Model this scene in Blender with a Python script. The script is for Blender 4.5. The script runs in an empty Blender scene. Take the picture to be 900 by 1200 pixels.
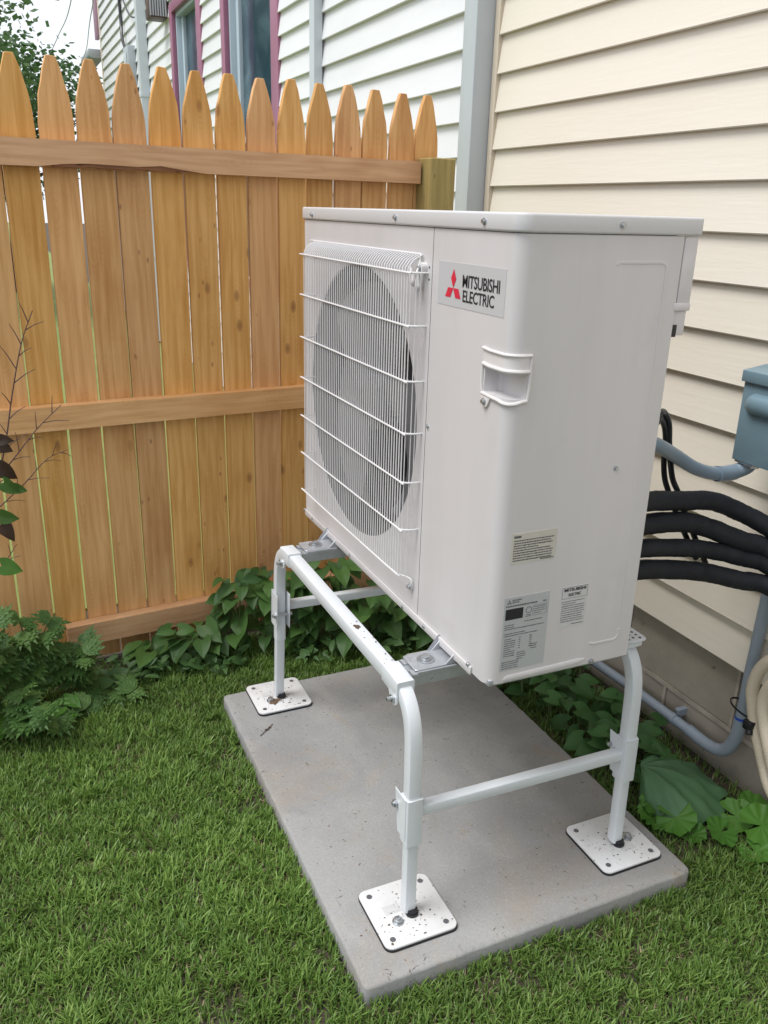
import bpy, bmesh, math, random
import numpy as np
from mathutils import Vector, Matrix, Euler
random.seed(7); np.random.seed(7)
S = bpy.context.scene
COL = S.collection
PI = math.pi

# ------------------------------------------------------------------ camera
cam_d = bpy.data.cameras.new('camera'); cam = bpy.data.objects.new('camera', cam_d); COL.objects.link(cam)
S.camera = cam
PITCH, YAW, ROLL = -0.3438, 0.4302, -0.0279
fwd0 = Vector((math.sin(YAW), math.cos(YAW), 0)); rgt0 = Vector((math.cos(YAW), -math.sin(YAW), 0)); up0 = Vector((0, 0, 1))
fwd = fwd0*math.cos(PITCH) + up0*math.sin(PITCH)
upv = -fwd0*math.sin(PITCH) + up0*math.cos(PITCH)
rgt = rgt0*math.cos(ROLL) - upv*math.sin(ROLL)
upc = rgt0*math.sin(ROLL) + upv*math.cos(ROLL)
M = Matrix((rgt, upc, -fwd)).transposed().to_4x4(); M.translation = Vector((-0.7159, -1.1063, 1.3104))
cam.matrix_world = M
cam_d.sensor_fit = 'HORIZONTAL'; cam_d.sensor_width = 36.0; cam_d.lens = 988.13/900*36
cam_d.clip_start = 0.05; cam_d.clip_end = 500

# ------------------------------------------------------------------ world, sun, exposure
SUN_EL, SUN_AZ = math.radians(62), math.radians(-84)      # azimuth clockwise from +Y
w = bpy.data.worlds.new('World'); S.world = w; w.use_nodes = True
nt = w.node_tree; bg = nt.nodes['Background']
sky = nt.nodes.new('ShaderNodeTexSky'); sky.sky_type = 'NISHITA'; sky.sun_disc = False
sky.sun_elevation = SUN_EL; sky.sun_rotation = SUN_AZ; sky.dust_density = 3; sky.air_density = 1.0
mx = nt.nodes.new('ShaderNodeMix'); mx.data_type = 'RGBA'; mx.clamp_factor = False
mx.inputs['Factor'].default_value = 0.86
mx.inputs['B'].default_value = (11.6, 12.0, 12.6, 1)              # the closed cloud cover
nt.links.new(sky.outputs[0], mx.inputs['A']); nt.links.new(mx.outputs['Result'], bg.inputs['Color'])
bg.inputs['Strength'].default_value = 0.08
sd = bpy.data.lights.new('sun', 'SUN'); so = bpy.data.objects.new('sun', sd); COL.objects.link(so)
sd.energy = 2.4; sd.angle = math.radians(28); sd.color = (1.0, 0.985, 0.965)
sv = Vector((math.sin(SUN_AZ)*math.cos(SUN_EL), math.cos(SUN_AZ)*math.cos(SUN_EL), math.sin(SUN_EL)))
so.rotation_euler = sv.to_track_quat('Z', 'Y').to_euler(); so.location = (-5, 0, 8)
S.view_settings.view_transform = 'Standard'; S.view_settings.look = 'None'
S.view_settings.exposure = 0.32; S.view_settings.gamma = 1

# ------------------------------------------------------------------ materials
MATS = {}
def pmat(name, base, rough=.5, metal=0.0, var=None, vscale=4, stretch=(1, 1, 1), vmix=.5, bump=0.0, bscale=60, bstretch=None,
         spots=None, sscale=20, sthr=.62, swid=.06, rnd=0.0, spec=.5, sdetail=5, smax=1.0):
    """Principled with two-tone noise, bump, sparse spots and a per-object tint."""
    m = bpy.data.materials.new(name); m.use_nodes = True; n = m.node_tree.nodes; L = m.node_tree.links
    b = n['Principled BSDF']; b.inputs['Roughness'].default_value = rough; b.inputs['Metallic'].default_value = metal
    b.inputs['Specular IOR Level'].default_value = spec
    tc = n.new('ShaderNodeTexCoord'); oi = n.new('ShaderNodeObjectInfo')
    off = n.new('ShaderNodeVectorMath'); off.operation = 'MULTIPLY_ADD'
    cb = n.new('ShaderNodeCombineXYZ'); 
    for i in range(3): L.new(oi.outputs['Random'], cb.inputs[i])
    L.new(cb.outputs[0], off.inputs[0]); off.inputs[1].default_value = (37, 51, 23); L.new(tc.outputs['Object'], off.inputs[2])
    def mp(st):
        v = n.new('ShaderNodeMapping'); v.inputs['Scale'].default_value = st; L.new(off.outputs[0], v.inputs[0]); return v
    def noise(st, sc, det=6, ro=.6):
        t = n.new('ShaderNodeTexNoise'); t.inputs['Scale'].default_value = sc; t.inputs['Detail'].default_value = det
        t.inputs['Roughness'].default_value = ro; L.new(mp(st).outputs[0], t.inputs['Vector']); return t
    col = None
    rgb = n.new('ShaderNodeRGB'); rgb.outputs[0].default_value = (*base, 1); col = rgb.outputs[0]
    if var:
        t = noise(stretch, vscale); r = n.new('ShaderNodeMapRange'); r.inputs[1].default_value = .5-vmix*.4; r.inputs[2].default_value = .5+vmix*.4
        L.new(t.outputs[0], r.inputs[0]); x = n.new('ShaderNodeMix'); x.data_type = 'RGBA'
        L.new(r.outputs[0], x.inputs['Factor']); L.new(col, x.inputs['A']); x.inputs['B'].default_value = (*var, 1); col = x.outputs['Result']
    if spots:
        t = noise((1, 1, 1), sscale, sdetail); r = n.new('ShaderNodeMapRange'); r.inputs[1].default_value = sthr; r.inputs[2].default_value = sthr+swid
        r.inputs[4].default_value = smax
        L.new(t.outputs[0], r.inputs[0]); x = n.new('ShaderNodeMix'); x.data_type = 'RGBA'
        L.new(r.outputs[0], x.inputs['Factor']); L.new(col, x.inputs['A']); x.inputs['B'].default_value = (*spots, 1); col = x.outputs['Result']
    if rnd:
        h = n.new('ShaderNodeHueSaturation'); r = n.new('ShaderNodeMapRange'); r.inputs[3].default_value = 1-rnd; r.inputs[4].default_value = 1+rnd
        L.new(oi.outputs['Random'], r.inputs[0]); L.new(r.outputs[0], h.inputs['Value']); L.new(col, h.inputs['Color']); col = h.outputs[0]
    L.new(col, b.inputs['Base Color'])
    if bump:
        t = noise(bstretch or stretch, bscale, 4); bp = n.new('ShaderNodeBump'); bp.inputs['Strength'].default_value = bump; bp.inputs['Distance'].default_value = .002
        L.new(t.outputs[0], bp.inputs['Height']); L.new(bp.outputs[0], b.inputs['Normal'])
    MATS[name] = m
    return m

casing = pmat('casing_paint', (.62, .597, .61), .36, var=(.565, .55, .55), vscale=3, stretch=(3, 3, .35), bump=.05, bscale=220, spots=(.50, .47, .44), sscale=7, sthr=.60, swid=.2, smax=.4)
lidm = pmat('lid_paint', (.59, .585, .595), .34, var=(.56, .555, .56), vscale=3, bump=.04, bscale=240)
wirem = pmat('wire_coating', (.70, .69, .70), .3)
white_plastic = pmat('white_plastic', (.66, .635, .63), .4)
fanm = pmat('fan_plastic', (.15, .155, .168), .45)
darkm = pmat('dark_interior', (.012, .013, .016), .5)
finm = pmat('coil_fins', (.10, .105, .12), .5, var=(.03, .032, .04), vscale=60, stretch=(1, 4, .1), vmix=.3)
steel = pmat('zinc_steel', (.50, .52, .54), .32, .85, var=(.38, .40, .42), vscale=50)
galv = pmat('galvanised_steel', (.52, .54, .57), .42, .55, var=(.40, .42, .45), vscale=30, spots=(.25, .24, .23), sscale=70, sthr=.64)
standm = pmat('stand_paint', (.66, .69, .72), .38, var=(.61, .64, .67), vscale=7, bump=.06, bscale=150, spots=(.33, .30, .26), sscale=130, sthr=.74, swid=.03)
platem = pmat('plate_paint', (.70, .71, .73), .45, var=(.62, .62, .62), vscale=18, spots=(.17, .12, .09), sscale=60, sthr=.70, swid=.03, sdetail=8)
rubber = pmat('black_rubber', (.013, .013, .015), .6)
insul = pmat('foam_insulation', (.011, .012, .016), .62, var=(.022, .023, .028), vscale=14, bump=.25, bscale=120, spec=.25)
cable = pmat('cable_jacket', (.010, .010, .013), .35)
boxm = pmat('box_enamel', (.165, .25, .30), .32, var=(.15, .235, .28), vscale=6, bump=.04, bscale=150)
pvc = pmat('grey_pvc', (.30, .355, .42), .38, var=(.25, .29, .34), vscale=9, spots=(.2, .19, .18), sscale=40, sthr=.68)
flexm = pmat('flexible_conduit', (.22, .285, .345), .36, var=(.19, .25, .31), vscale=10)
bluem = pmat('blue_ring', (.02, .07, .40), .4)
hosem = pmat('cream_hose', (.60, .53, .42), .5, var=(.54, .47, .36), vscale=12)
labelg = pmat('grey_label', (.43, .45, .46), .4)
labelb = pmat('beige_label', (.50, .475, .42), .45, var=(.58, .555, .50), vscale=15)
labelw = pmat('pale_label', (.56, .56, .565), .4)
logog = pmat('logo_label', (.50, .50, .515), .35)
inkm = pmat('black_ink', (.012, .012, .02), .5)
inkgrey = pmat('faded_ink', (.10, .10, .11), .5)
redm = pmat('red_ink', (.62, .015, .05), .45)
beige = pmat('beige_vinyl', (.73, .68, .59), .5, var=(.70, .645, .545), vscale=2.2, stretch=(1, .35, 1.4), bump=.28, bscale=55, bstretch=(1, .12, 1.8), spots=(.40, .34, .24), sscale=16, sthr=.74, swid=.04, smax=.6)
beige_trim = pmat('beige_trim', (.68, .60, .48), .5)
whitev = pmat('white_vinyl', (.75, .765, .79), .5, var=(.675, .685, .705), vscale=2.0, stretch=(1, .6, 2.2), bump=.12, bscale=50, bstretch=(1, .1, 1.8), spots=(.38, .40, .37), sscale=5, sthr=.66, swid=.1, smax=.6)
greyblue = pmat('grey_blue_trim', (.52, .56, .595), .45, var=(.48, .52, .55), vscale=3, spots=(.3, .28, .27), sscale=60, sthr=.74, swid=.02)
downm = pmat('white_downspout', (.55, .60, .64), .45)
purple = pmat('purple_trim', (.30, .115, .19), .45, var=(.34, .15, .23), vscale=5)
jambm = pmat('pale_blue_jamb', (.42, .51, .58), .45)
block = pmat('concrete_block', (.36, .325, .27), .9, var=(.26, .232, .19), vscale=5, bump=.7, bscale=70, spots=(.10, .092, .08), sscale=26, sthr=.655, swid=.05, smax=.7)
mortar = pmat('mortar', (.52, .46, .385), .9, var=(.30, .265, .22), vscale=9, bump=.5, bscale=90)
concrete = None
soilm = pmat('soil', (.085, .066, .045), .95, var=(.04, .035, .022), vscale=25, bump=1.0, bscale=50, spots=(.16, .13, .09), sscale=60, sthr=.62)
lawn_far = pmat('far_lawn', (.22, .26, .07), .9, var=(.14, .19, .05), vscale=3, bump=.6, bscale=40)
bark = pmat('bark', (.09, .07, .055), .9, var=(.05, .04, .03), vscale=20, stretch=(1, 1, .2), bump=1, bscale=40)
twigm = pmat('dry_twig', (.13, .07, .055), .7, var=(.08, .045, .04), vscale=30)
stemm = pmat('green_stem', (.08, .13, .035), .6, var=(.12, .12, .05), vscale=20)
ventm = pmat('brown_vent', (.10, .055, .04), .5, var=(.06, .035, .03), vscale=12)
litterm = pmat('dead_leaf', (.16, .10, .06), .8, var=(.07, .045, .03), vscale=40, rnd=.3)
greyplastic = pmat('grey_meter', (.42, .46, .50), .5)

def glass_mat():
    m = bpy.data.materials.new('window_glass'); m.use_nodes = True; n = m.node_tree.nodes; L = m.node_tree.links; b = n['Principled BSDF']
    b.inputs['Roughness'].default_value = .12; b.inputs['Specular IOR Level'].default_value = .5
    tc = n.new('ShaderNodeTexCoord'); t = n.new('ShaderNodeTexNoise'); t.inputs['Scale'].default_value = 4; t.inputs['Distortion'].default_value = .8
    r = n.new('ShaderNodeValToRGB'); r.color_ramp.elements[0].position = .45; r.color_ramp.elements[0].color = (.025, .055, .085, 1)  # paler blotches in the pane colour stand in for reflections
    r.color_ramp.elements[1].position = .75; r.color_ramp.elements[1].color = (.10, .17, .21, 1)
    L.new(tc.outputs['Object'], t.inputs[0]); L.new(t.outputs[0], r.inputs[0]); L.new(r.outputs[0], b.inputs['Base Color']); return m
glass = glass_mat()

def wood_mat(name, c1, c2, c3, grain_axis='Z', knots=True, rings=0.0, rough=.62):
    """pine: long grain, growth bands that bend, knots with dark hearts; each board takes its own piece of the texture."""
    m = bpy.data.materials.new(name); m.use_nodes = True; n = m.node_tree.nodes; L = m.node_tree.links; b = n['Principled BSDF']
    b.inputs['Roughness'].default_value = rough; b.inputs['Specular IOR Level'].default_value = .25
    tc = n.new('ShaderNodeTexCoord'); oi = n.new('ShaderNodeObjectInfo')
    if grain_axis == 'X':
        sw = n.new('ShaderNodeMapping'); sw.inputs['Rotation'].default_value = (0, PI/2, 0); L.new(tc.outputs['Object'], sw.inputs[0]); base = sw.outputs[0]
    else: base = tc.outputs['Object']
    cb = n.new('ShaderNodeCombineXYZ'); off = n.new('ShaderNodeVectorMath'); off.operation = 'MULTIPLY_ADD'
    for i in range(3): L.new(oi.outputs['Random'], cb.inputs[i])
    L.new(cb.outputs[0], off.inputs[0]); off.inputs[1].default_value = (41, 67, 29); L.new(base, off.inputs[2])
    def mp(sc, src=None):
        v = n.new('ShaderNodeMapping'); v.inputs['Scale'].default_value = sc; L.new(src or off.outputs[0], v.inputs[0]); return v.outputs[0]
    def math_(op, a, b_=None, clamp=False):
        q = n.new('ShaderNodeMath'); q.operation = op; q.use_clamp = clamp
        for i, x in enumerate((a, b_)):
            if x is None: continue
            if hasattr(x, 'name'): L.new(x, q.inputs[i])
            else: q.inputs[i].default_value = x
        return q.outputs[0]
    def rng(v, a, b_, c=0, d=1):
        q = n.new('ShaderNodeMapRange'); q.inputs[1].default_value = a; q.inputs[2].default_value = b_; q.inputs[3].default_value = c; q.inputs[4].default_value = d
        L.new(v, q.inputs[0]); return q.outputs[0]
    # knots
    vo = n.new('ShaderNodeTexVoronoi'); vo.inputs['Scale'].default_value = 1; vo.inputs['Randomness'].default_value = .9
    L.new(mp((13, 3, 6.5)), vo.inputs['Vector'])
    dist = vo.outputs['Distance']
    knot = rng(dist, .06, .15, 1, 0); halo = rng(dist, .1, .55, 1, 0)
    ring = math_('MULTIPLY', halo, math_('SINE', math_('MULTIPLY', dist, 70.0)))
    # grain
    warp = n.new('ShaderNodeTexNoise'); warp.inputs['Scale'].default_value = 3; L.new(mp((2, 2, .8)), warp.inputs['Vector'])
    g1 = n.new('ShaderNodeTexNoise'); g1.inputs['Scale'].default_value = 9; g1.inputs['Detail'].default_value = 5; g1.inputs['Distortion'].default_value = .5
    L.new(mp((9, 9, .35)), g1.inputs['Vector'])
    sx = n.new('ShaderNodeSeparateXYZ'); L.new(off.outputs[0], sx.inputs[0])
    bands = math_('SINE', math_('ADD', math_('MULTIPLY', sx.outputs[0], 260.0), math_('MULTIPLY', warp.outputs[0], 26.0)))
    cr = n.new('ShaderNodeValToRGB'); e = cr.color_ramp.elements; e[0].position = .3; e[0].color = (*c2, 1); e[1].position = .68; e[1].color = (*c1, 1)
    g2 = n.new('ShaderNodeTexNoise'); g2.inputs['Scale'].default_value = 30; g2.inputs['Detail'].default_value = 3; L.new(mp((9, 9, .22)), g2.inputs['Vector'])
    v = math_('ADD', g1.outputs[0], math_('ADD', math_('MULTIPLY', bands, .06), math_('MULTIPLY', math_('SUBTRACT', g2.outputs[0], .5), .35)))
    v = math_('SUBTRACT', v, math_('MULTIPLY', math_('ADD', math_('MULTIPLY', halo, .12), math_('MULTIPLY', ring, .05)), 1.0))
    L.new(v, cr.inputs[0]); col = cr.outputs[0]
    if knots:
        v2 = n.new('ShaderNodeTexVoronoi'); v2.inputs['Scale'].default_value = 1; L.new(mp((34, 5, 15)), v2.inputs['Vector'])
        x = n.new('ShaderNodeMix'); x.data_type = 'RGBA'; L.new(math_('MULTIPLY', math_('MULTIPLY', rng(v2.outputs['Distance'], .06, .15, 1, 0), rng(v2.outputs['Color'], .64, .66, 0, 1)), .7), x.inputs['Factor']); L.new(col, x.inputs['A']); x.inputs['B'].default_value = (*c3, 1); col = x.outputs['Result']
        rare = rng(vo.outputs['Color'], .55, .58, 0, 1)
        x = n.new('ShaderNodeMix'); x.data_type = 'RGBA'; L.new(math_('MULTIPLY', math_('MULTIPLY', knot, rare), .75), x.inputs['Factor']); L.new(col, x.inputs['A']); x.inputs['B'].default_value = (*c3, 1); col = x.outputs['Result']
    # handling marks and weather
    st = n.new('ShaderNodeTexNoise'); st.inputs['Scale'].default_value = 5; st.inputs['Detail'].default_value = 7; L.new(mp((1.5, 1.5, .7)), st.inputs['Vector'])
    x = n.new('ShaderNodeMix'); x.data_type = 'RGBA'; x.blend_type = 'MULTIPLY'; L.new(rng(st.outputs[0], .52, .72, 0, .7), x.inputs['Factor']); L.new(col, x.inputs['A']); x.inputs['B'].default_value = (.80, .68, .56, 1); col = x.outputs['Result']
    h = n.new('ShaderNodeHueSaturation'); L.new(rng(oi.outputs['Random'], 0, 1, .90, 1.09), h.inputs['Value'])
    rr = math_('FRACT', math_('MULTIPLY', oi.outputs['Random'], 7.31)); L.new(rng(rr, 0, 1, .93, 1.06), h.inputs['Saturation']); L.new(rng(rr, 0, 1, .4945, .5025), h.inputs['Hue'])
    L.new(col, h.inputs['Color']); L.new(h.outputs[0], b.inputs['Base Color'])
    bp = n.new('ShaderNodeBump'); bp.inputs['Strength'].default_value = .35; bp.inputs['Distance'].default_value = .0015
    L.new(math_('ADD', g1.outputs[0], math_('MULTIPLY', knot, .4)), bp.inputs['Height']); L.new(bp.outputs[0], b.inputs['Normal'])
    return m
pine = wood_mat('pine_picket', (.74, .44, .18), (.60, .32, .11), (.30, .14, .06))
pine_rail = wood_mat('pine_rail', (.72, .45, .235), (.59, .34, .16), (.20, .09, .04), 'X')
treated = wood_mat('treated_pine', (.42, .33, .11), (.30, .235, .075), (.10, .06, .02))
splitm = pmat('torn_wood', (.26, .115, .05), .8, var=(.15, .06, .03), vscale=30, stretch=(.2, 1, 1), bump=.8, bscale=60)

def concrete_mat():
    m = bpy.data.materials.new('slab_concrete'); m.use_nodes = True; n = m.node_tree.nodes; L = m.node_tree.links; b = n['Principled BSDF']
    b.inputs['Roughness'].default_value = .85; b.inputs['Specular IOR Level'].default_value = .3
    tc = n.new('ShaderNodeTexCoord')
    def no(sc, det=8, dist=0, ro=.6):
        t = n.new('ShaderNodeTexNoise'); t.inputs['Scale'].default_value = sc; t.inputs['Detail'].default_value = det; t.inputs['Distortion'].default_value = dist; t.inputs['Roughness'].default_value = ro
        L.new(tc.outputs['Object'], t.inputs[0]); return t.outputs[0]
    def mixc(col, fac_src, a, b_, c2, mx_=1.0, blend='MIX'):
        r = n.new('ShaderNodeMapRange'); r.inputs[1].default_value = a; r.inputs[2].default_value = b_; r.inputs[4].default_value = mx_; L.new(fac_src, r.inputs[0])
        x = n.new('ShaderNodeMix'); x.data_type = 'RGBA'; x.blend_type = blend; L.new(r.outputs[0], x.inputs['Factor']); L.new(col, x.inputs['A']); x.inputs['B'].default_value = (*c2, 1); return x.outputs['Result']
    rgb = n.new('ShaderNodeRGB'); rgb.outputs[0].default_value = (.315, .316, .314, 1); c = rgb.outputs[0]
    c = mixc(c, no(3.2, 6, .4), .40, .62, (.25, .254, .26))
    c = mixc(c, no(7, 8, .6), .5, .72, (.36, .352, .338), .7)
    c = mixc(c, no(4.6, 9, 1.2, .7), .56, .70, (.35, .25, .155), .5)
    c = mixc(c, no(1.6, 5, .3, .5), .50, .62, (.25, .245, .24), .6)
    c = mixc(c, no(38, 4), .64, .74, (.24, .225, .20), .35)
    c = mixc(c, no(2.1, 7, .8, .65), .52, .68, (.30, .24, .175), .45)
    c = mixc(c, no(130, 3), .69, .74, (.12, .10, .085), .6)
    c = mixc(c, no(75, 2), .70, .73, (.12, .07, .04), .8)
    c = mixc(c, no(210, 4, 0, .8), .50, .66, (.215, .21, .205), .55)
    c = mixc(c, no(160, 4, 0, .8), .56, .70, (.43, .42, .405), .5)
    c = mixc(c, no(24, 8, 1.5, .75), .60, .70, (.24, .20, .165), .35)
    L.new(c, b.inputs['Base Color'])
    bp = n.new('ShaderNodeBump'); bp.inputs['Strength'].default_value = .6; bp.inputs['Distance'].default_value = .003; L.new(no(90, 9, 0, .75), bp.inputs['Height']); L.new(bp.outputs[0], b.inputs['Normal'])
    return m
concrete = concrete_mat()

def leaf_mat(name, c1, c2, vein, rough=.5, width=.0012):
    m = bpy.data.materials.new(name); m.use_nodes = True; n = m.node_tree.nodes; L = m.node_tree.links; b = n['Principled BSDF']
    b.inputs['Roughness'].default_value = rough; b.inputs['Specular IOR Level'].default_value = .4
    tc = n.new('ShaderNodeTexCoord'); oi = n.new('ShaderNodeObjectInfo'); gi = n.new('ShaderNodeNewGeometry')
    t = n.new('ShaderNodeTexNoise'); t.inputs['Scale'].default_value = 60; L.new(tc.outputs['Object'], t.inputs[0])
    a = n.new('ShaderNodeMath'); a.operation = 'MULTIPLY_ADD'; L.new(oi.outputs['Random'], a.inputs[0]); a.inputs[1].default_value = .75; 
    q = n.new('ShaderNodeMath'); q.operation = 'MULTIPLY'; L.new(t.outputs[0], q.inputs[0]); q.inputs[1].default_value = .35; L.new(q.outputs[0], a.inputs[2])
    x = n.new('ShaderNodeMix'); x.data_type = 'RGBA'; L.new(a.outputs[0], x.inputs['Factor']); x.inputs['A'].default_value = (*c1, 1); x.inputs['B'].default_value = (*c2, 1)
    sp = n.new('ShaderNodeSeparateXYZ'); L.new(tc.outputs['Object'], sp.inputs[0])
    ab = n.new('ShaderNodeMath'); ab.operation = 'ABSOLUTE'; L.new(sp.outputs[0], ab.inputs[0])
    r = n.new('ShaderNodeMapRange'); r.inputs[1].default_value = width*.4; r.inputs[2].default_value = width; r.inputs[3].default_value = .6; r.inputs[4].default_value = 0; L.new(ab.outputs[0], r.inputs[0])
    y = n.new('ShaderNodeMix'); y.data_type = 'RGBA'; L.new(r.outputs[0], y.inputs['Factor']); L.new(x.outputs['Result'], y.inputs['A']); y.inputs['B'].default_value = (*vein, 1)
    L.new(y.outputs['Result'], b.inputs['Base Color'])
    tr = n.new('ShaderNodeBsdfTranslucent'); L.new(y.outputs['Result'], tr.inputs['Color']); ms = n.new('ShaderNodeMixShader'); ms.inputs[0].default_value = .25
    L.new(b.outputs[0], ms.inputs[1]); L.new(tr.outputs[0], ms.inputs[2]); L.new(ms.outputs[0], n['Material Output'].inputs[0])
    return m
vine_leaf = leaf_mat('vine_leaf', (.028, .080, .020), (.085, .18, .040), (.09, .17, .07))
weed_leaf = leaf_mat('weed_leaf', (.050, .125, .030), (.115, .215, .055), (.06, .14, .06), width=.0006)
bright_leaf = leaf_mat('bright_leaf', (.055, .16, .022), (.10, .25, .035), (.16, .30, .08))
wilt_leaf = leaf_mat('wilting_leaf', (.085, .19, .085), (.10, .21, .095), (.13, .21, .12), .45, .002)
dark_leaf = leaf_mat('dark_leaf', (.055, .032, .026), (.075, .055, .03), (.05, .04, .03))
tree_leaf = leaf_mat('tree_leaf', (.055, .125, .04), (.11, .20, .065), (.05, .12, .03))

def grass_mat():
    m = bpy.data.materials.new('grass_blades'); m.use_nodes = True; n = m.node_tree.nodes; L = m.node_tree.links; b = n['Principled BSDF']
    b.inputs['Roughness'].default_value = .45; b.inputs['Specular IOR Level'].default_value = .35
    at = n.new('ShaderNodeAttribute'); at.attribute_name = 'tint'; L.new(at.outputs['Color'], b.inputs['Base Color'])
    tr = n.new('ShaderNodeBsdfTranslucent'); L.new(at.outputs['Color'], tr.inputs['Color']); ms = n.new('ShaderNodeMixShader'); ms.inputs[0].default_value = .3
    L.new(b.outputs[0], ms.inputs[1]); L.new(tr.outputs[0], ms.inputs[2]); L.new(ms.outputs[0], n['Material Output'].inputs[0]); return m
grassm = grass_mat()

# ------------------------------------------------------------------ mesh helpers
class MB:
    def __init__(s): s.v = []; s.f = []; s.mi = []
    def add(s, vs, fs, mi=0):
        o = len(s.v); s.v += [tuple(v) for v in vs]; s.f += [tuple(i+o for i in f) for f in fs]; s.mi += [mi]*len(fs); return s
    def box(s, x0, x1, y0, y1, z0, z1, mi=0):
        v = [(x, y, z) for z in (z0, z1) for y in (y0, y1) for x in (x0, x1)]
        return s.add(v, [(0, 2, 3, 1), (4, 5, 7, 6), (0, 1, 5, 4), (2, 6, 7, 3), (0, 4, 6, 2), (1, 3, 7, 5)], mi)
    def sweep(s, path, prof, side=None, cap=True, mi=0, scales=None):
        P = [Vector(p) for p in path]; n = len(P); k = len(prof); vs = []; pr = None
        for i, p in enumerate(P):
            t = (P[min(i+1, n-1)]-P[max(i-1, 0)]).normalized()
            if side is not None: a = Vector(side); a = (a - t*a.dot(t)).normalized()
            elif pr is None:
                a = Vector((0, 0, 1)) if abs(t.z) < .9 else Vector((1, 0, 0)); a = (a - t*a.dot(t)).normalized()
            else: a = (pr - t*pr.dot(t)).normalized()
            pr = a; b = t.cross(a); q = scales[i] if scales else 1
            vs += [p + a*u*q + b*v*q for u, v in prof]
        fs = [(i*k+j, i*k+(j+1) % k, (i+1)*k+(j+1) % k, (i+1)*k+j) for i in range(n-1) for j in range(k)]
        if cap: fs += [tuple(range(k))[::-1], tuple((n-1)*k+j for j in range(k))]
        return s.add(vs, fs, mi)
    def tube(s, path, r, k=10, cap=True, mi=0, scales=None, side=None):
        return s.sweep(path, [(r*math.cos(2*PI*j/k), r*math.sin(2*PI*j/k)) for j in range(k)], side, cap, mi, scales)
    def cyl(s, c, d, r, h, k=16, mi=0, r2=None):
        c = Vector(c); d = Vector(d).normalized(); return s.tube([c, c+d*h], r, k, True, mi, [1, (r2 or r)/r])
    def prism(s, poly, z0, z1, axis='z', mi=0):
        k = len(poly)
        def P(a, b, z): return {'z': (a, b, z), 'x': (z, a, b), 'y': (a, z, b)}[axis]
        vs = [P(a, b, z0) for a, b in poly] + [P(a, b, z1) for a, b in poly]
        fs = [(j, (j+1) % k, k+(j+1) % k, k+j) for j in range(k)] + [tuple(range(k))[::-1], tuple(range(k, 2*k))]
        return s.add(vs, fs, mi)
    def mesh(s, name, bevel=0, smooth=35, seg=2):
        me = bpy.data.meshes.new(name); bm = bmesh.new(); vv = [bm.verts.new(v) for v in s.v]
        for f, mi in zip(s.f, s.mi):
            try: bf = bm.faces.new([vv[i] for i in f]); bf.material_index = mi
            except ValueError: pass
        bmesh.ops.recalc_face_normals(bm, faces=bm.faces)
        if bevel:
            es = [e for e in bm.edges if len(e.link_faces) == 2 and e.calc_face_angle() > .6]
            bmesh.ops.bevel(bm, geom=es, offset=bevel, segments=seg, affect='EDGES', profile=.5, clamp_overlap=True)
        bm.to_mesh(me); bm.free()
        if smooth:
            me.shade_smooth(); me.set_sharp_from_angle(angle=math.radians(smooth))
        return me
    def build(s, name, mat, parent=None, bevel=0, smooth=35, seg=2, label=None):
        me = s.mesh(name, bevel, smooth, seg)
        return place(name, me, mat, parent, label)

def place(name, me, mat, parent=None, label=None):
    """link a mesh given in world coordinates, origin moved to its middle"""
    for m in (mat if isinstance(mat, (list, tuple)) else [mat]): me.materials.append(m)
    n = len(me.vertices); co = np.empty(n*3, np.float32); me.vertices.foreach_get('co', co); co = co.reshape(-1, 3)
    c = (co.min(0)+co.max(0))/2; co -= c; me.vertices.foreach_set('co', co.ravel()); me.update()
    o = bpy.data.objects.new(name, me); COL.objects.link(o)
    loc = Vector([float(q) for q in c])
    if parent: o.parent = parent; loc -= wloc(parent)
    o.location = loc
    if label: o['label'] = label
    return o
def wloc(o):
    v = Vector(o.location)
    while o.parent: o = o.parent; v += Vector(o.location)
    return v
def thing(name, label, cat, loc=(0, 0, 0), group=None):
    o = bpy.data.objects.new(name, None); COL.objects.link(o); o.location = loc; o.empty_display_size = .1
    o['label'] = label; o['category'] = cat
    if group: o['group'] = group
    return o
def tag(o, label, cat, group=None):
    o['label'] = label; o['category'] = cat
    if group: o['group'] = group
    return o
def dup(o, parent, loc, rot=None, scale=None):
    c = o.copy(); COL.objects.link(c); c.parent = parent; c.location = loc
    if rot is not None: c.rotation_euler = rot
    if scale is not None: c.scale = scale
    return c
def rsq(a, b=None, r=.003):
    """square tube section a x b with softened corners"""
    b = b or a; a /= 2; b /= 2; P = []
    for (sx, sy, t0) in ((1, 1, 0), (-1, 1, 90), (-1, -1, 180), (1, -1, 270)):
        for t in (0, 45, 90):
            q = math.radians(t0+t); P.append((sx*(a-r)+r*math.cos(q), sy*(b-r)+r*math.sin(q)))
    return P
def rrect(x0, x1, y0, y1, r, k=5, rs=None):
    rs = rs or (r, r, r, r); P = []
    for (cx, cy, t0, rr) in ((x1, y1, 0, rs[0]), (x0, y1, 90, rs[1]), (x0, y0, 180, rs[2]), (x1, y0, 270, rs[3])):
        sx = -1 if cx == x1 else 1; sy = -1 if cy == y1 else 1
        for i in range(k+1):
            q = math.radians(t0+90*i/k); P.append((cx+sx*rr+rr*math.cos(q), cy+sy*rr+rr*math.sin(q)))
    return P
def smooth_path(pts, n=8):
    P = [Vector(p) for p in pts]; P = [P[0]*2-P[1]] + P + [P[-1]*2-P[-2]]; out = []
    for i in range(1, len(P)-2):
        for j in range(n):
            t = j/n; a, b, c, d = P[i-1], P[i], P[i+1], P[i+2]
            out.append(.5*((2*b)+(c-a)*t+(2*a-5*b+4*c-d)*t*t+(3*b-a-3*c+d)*t**3))
    out.append(P[-2]); return out
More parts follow.
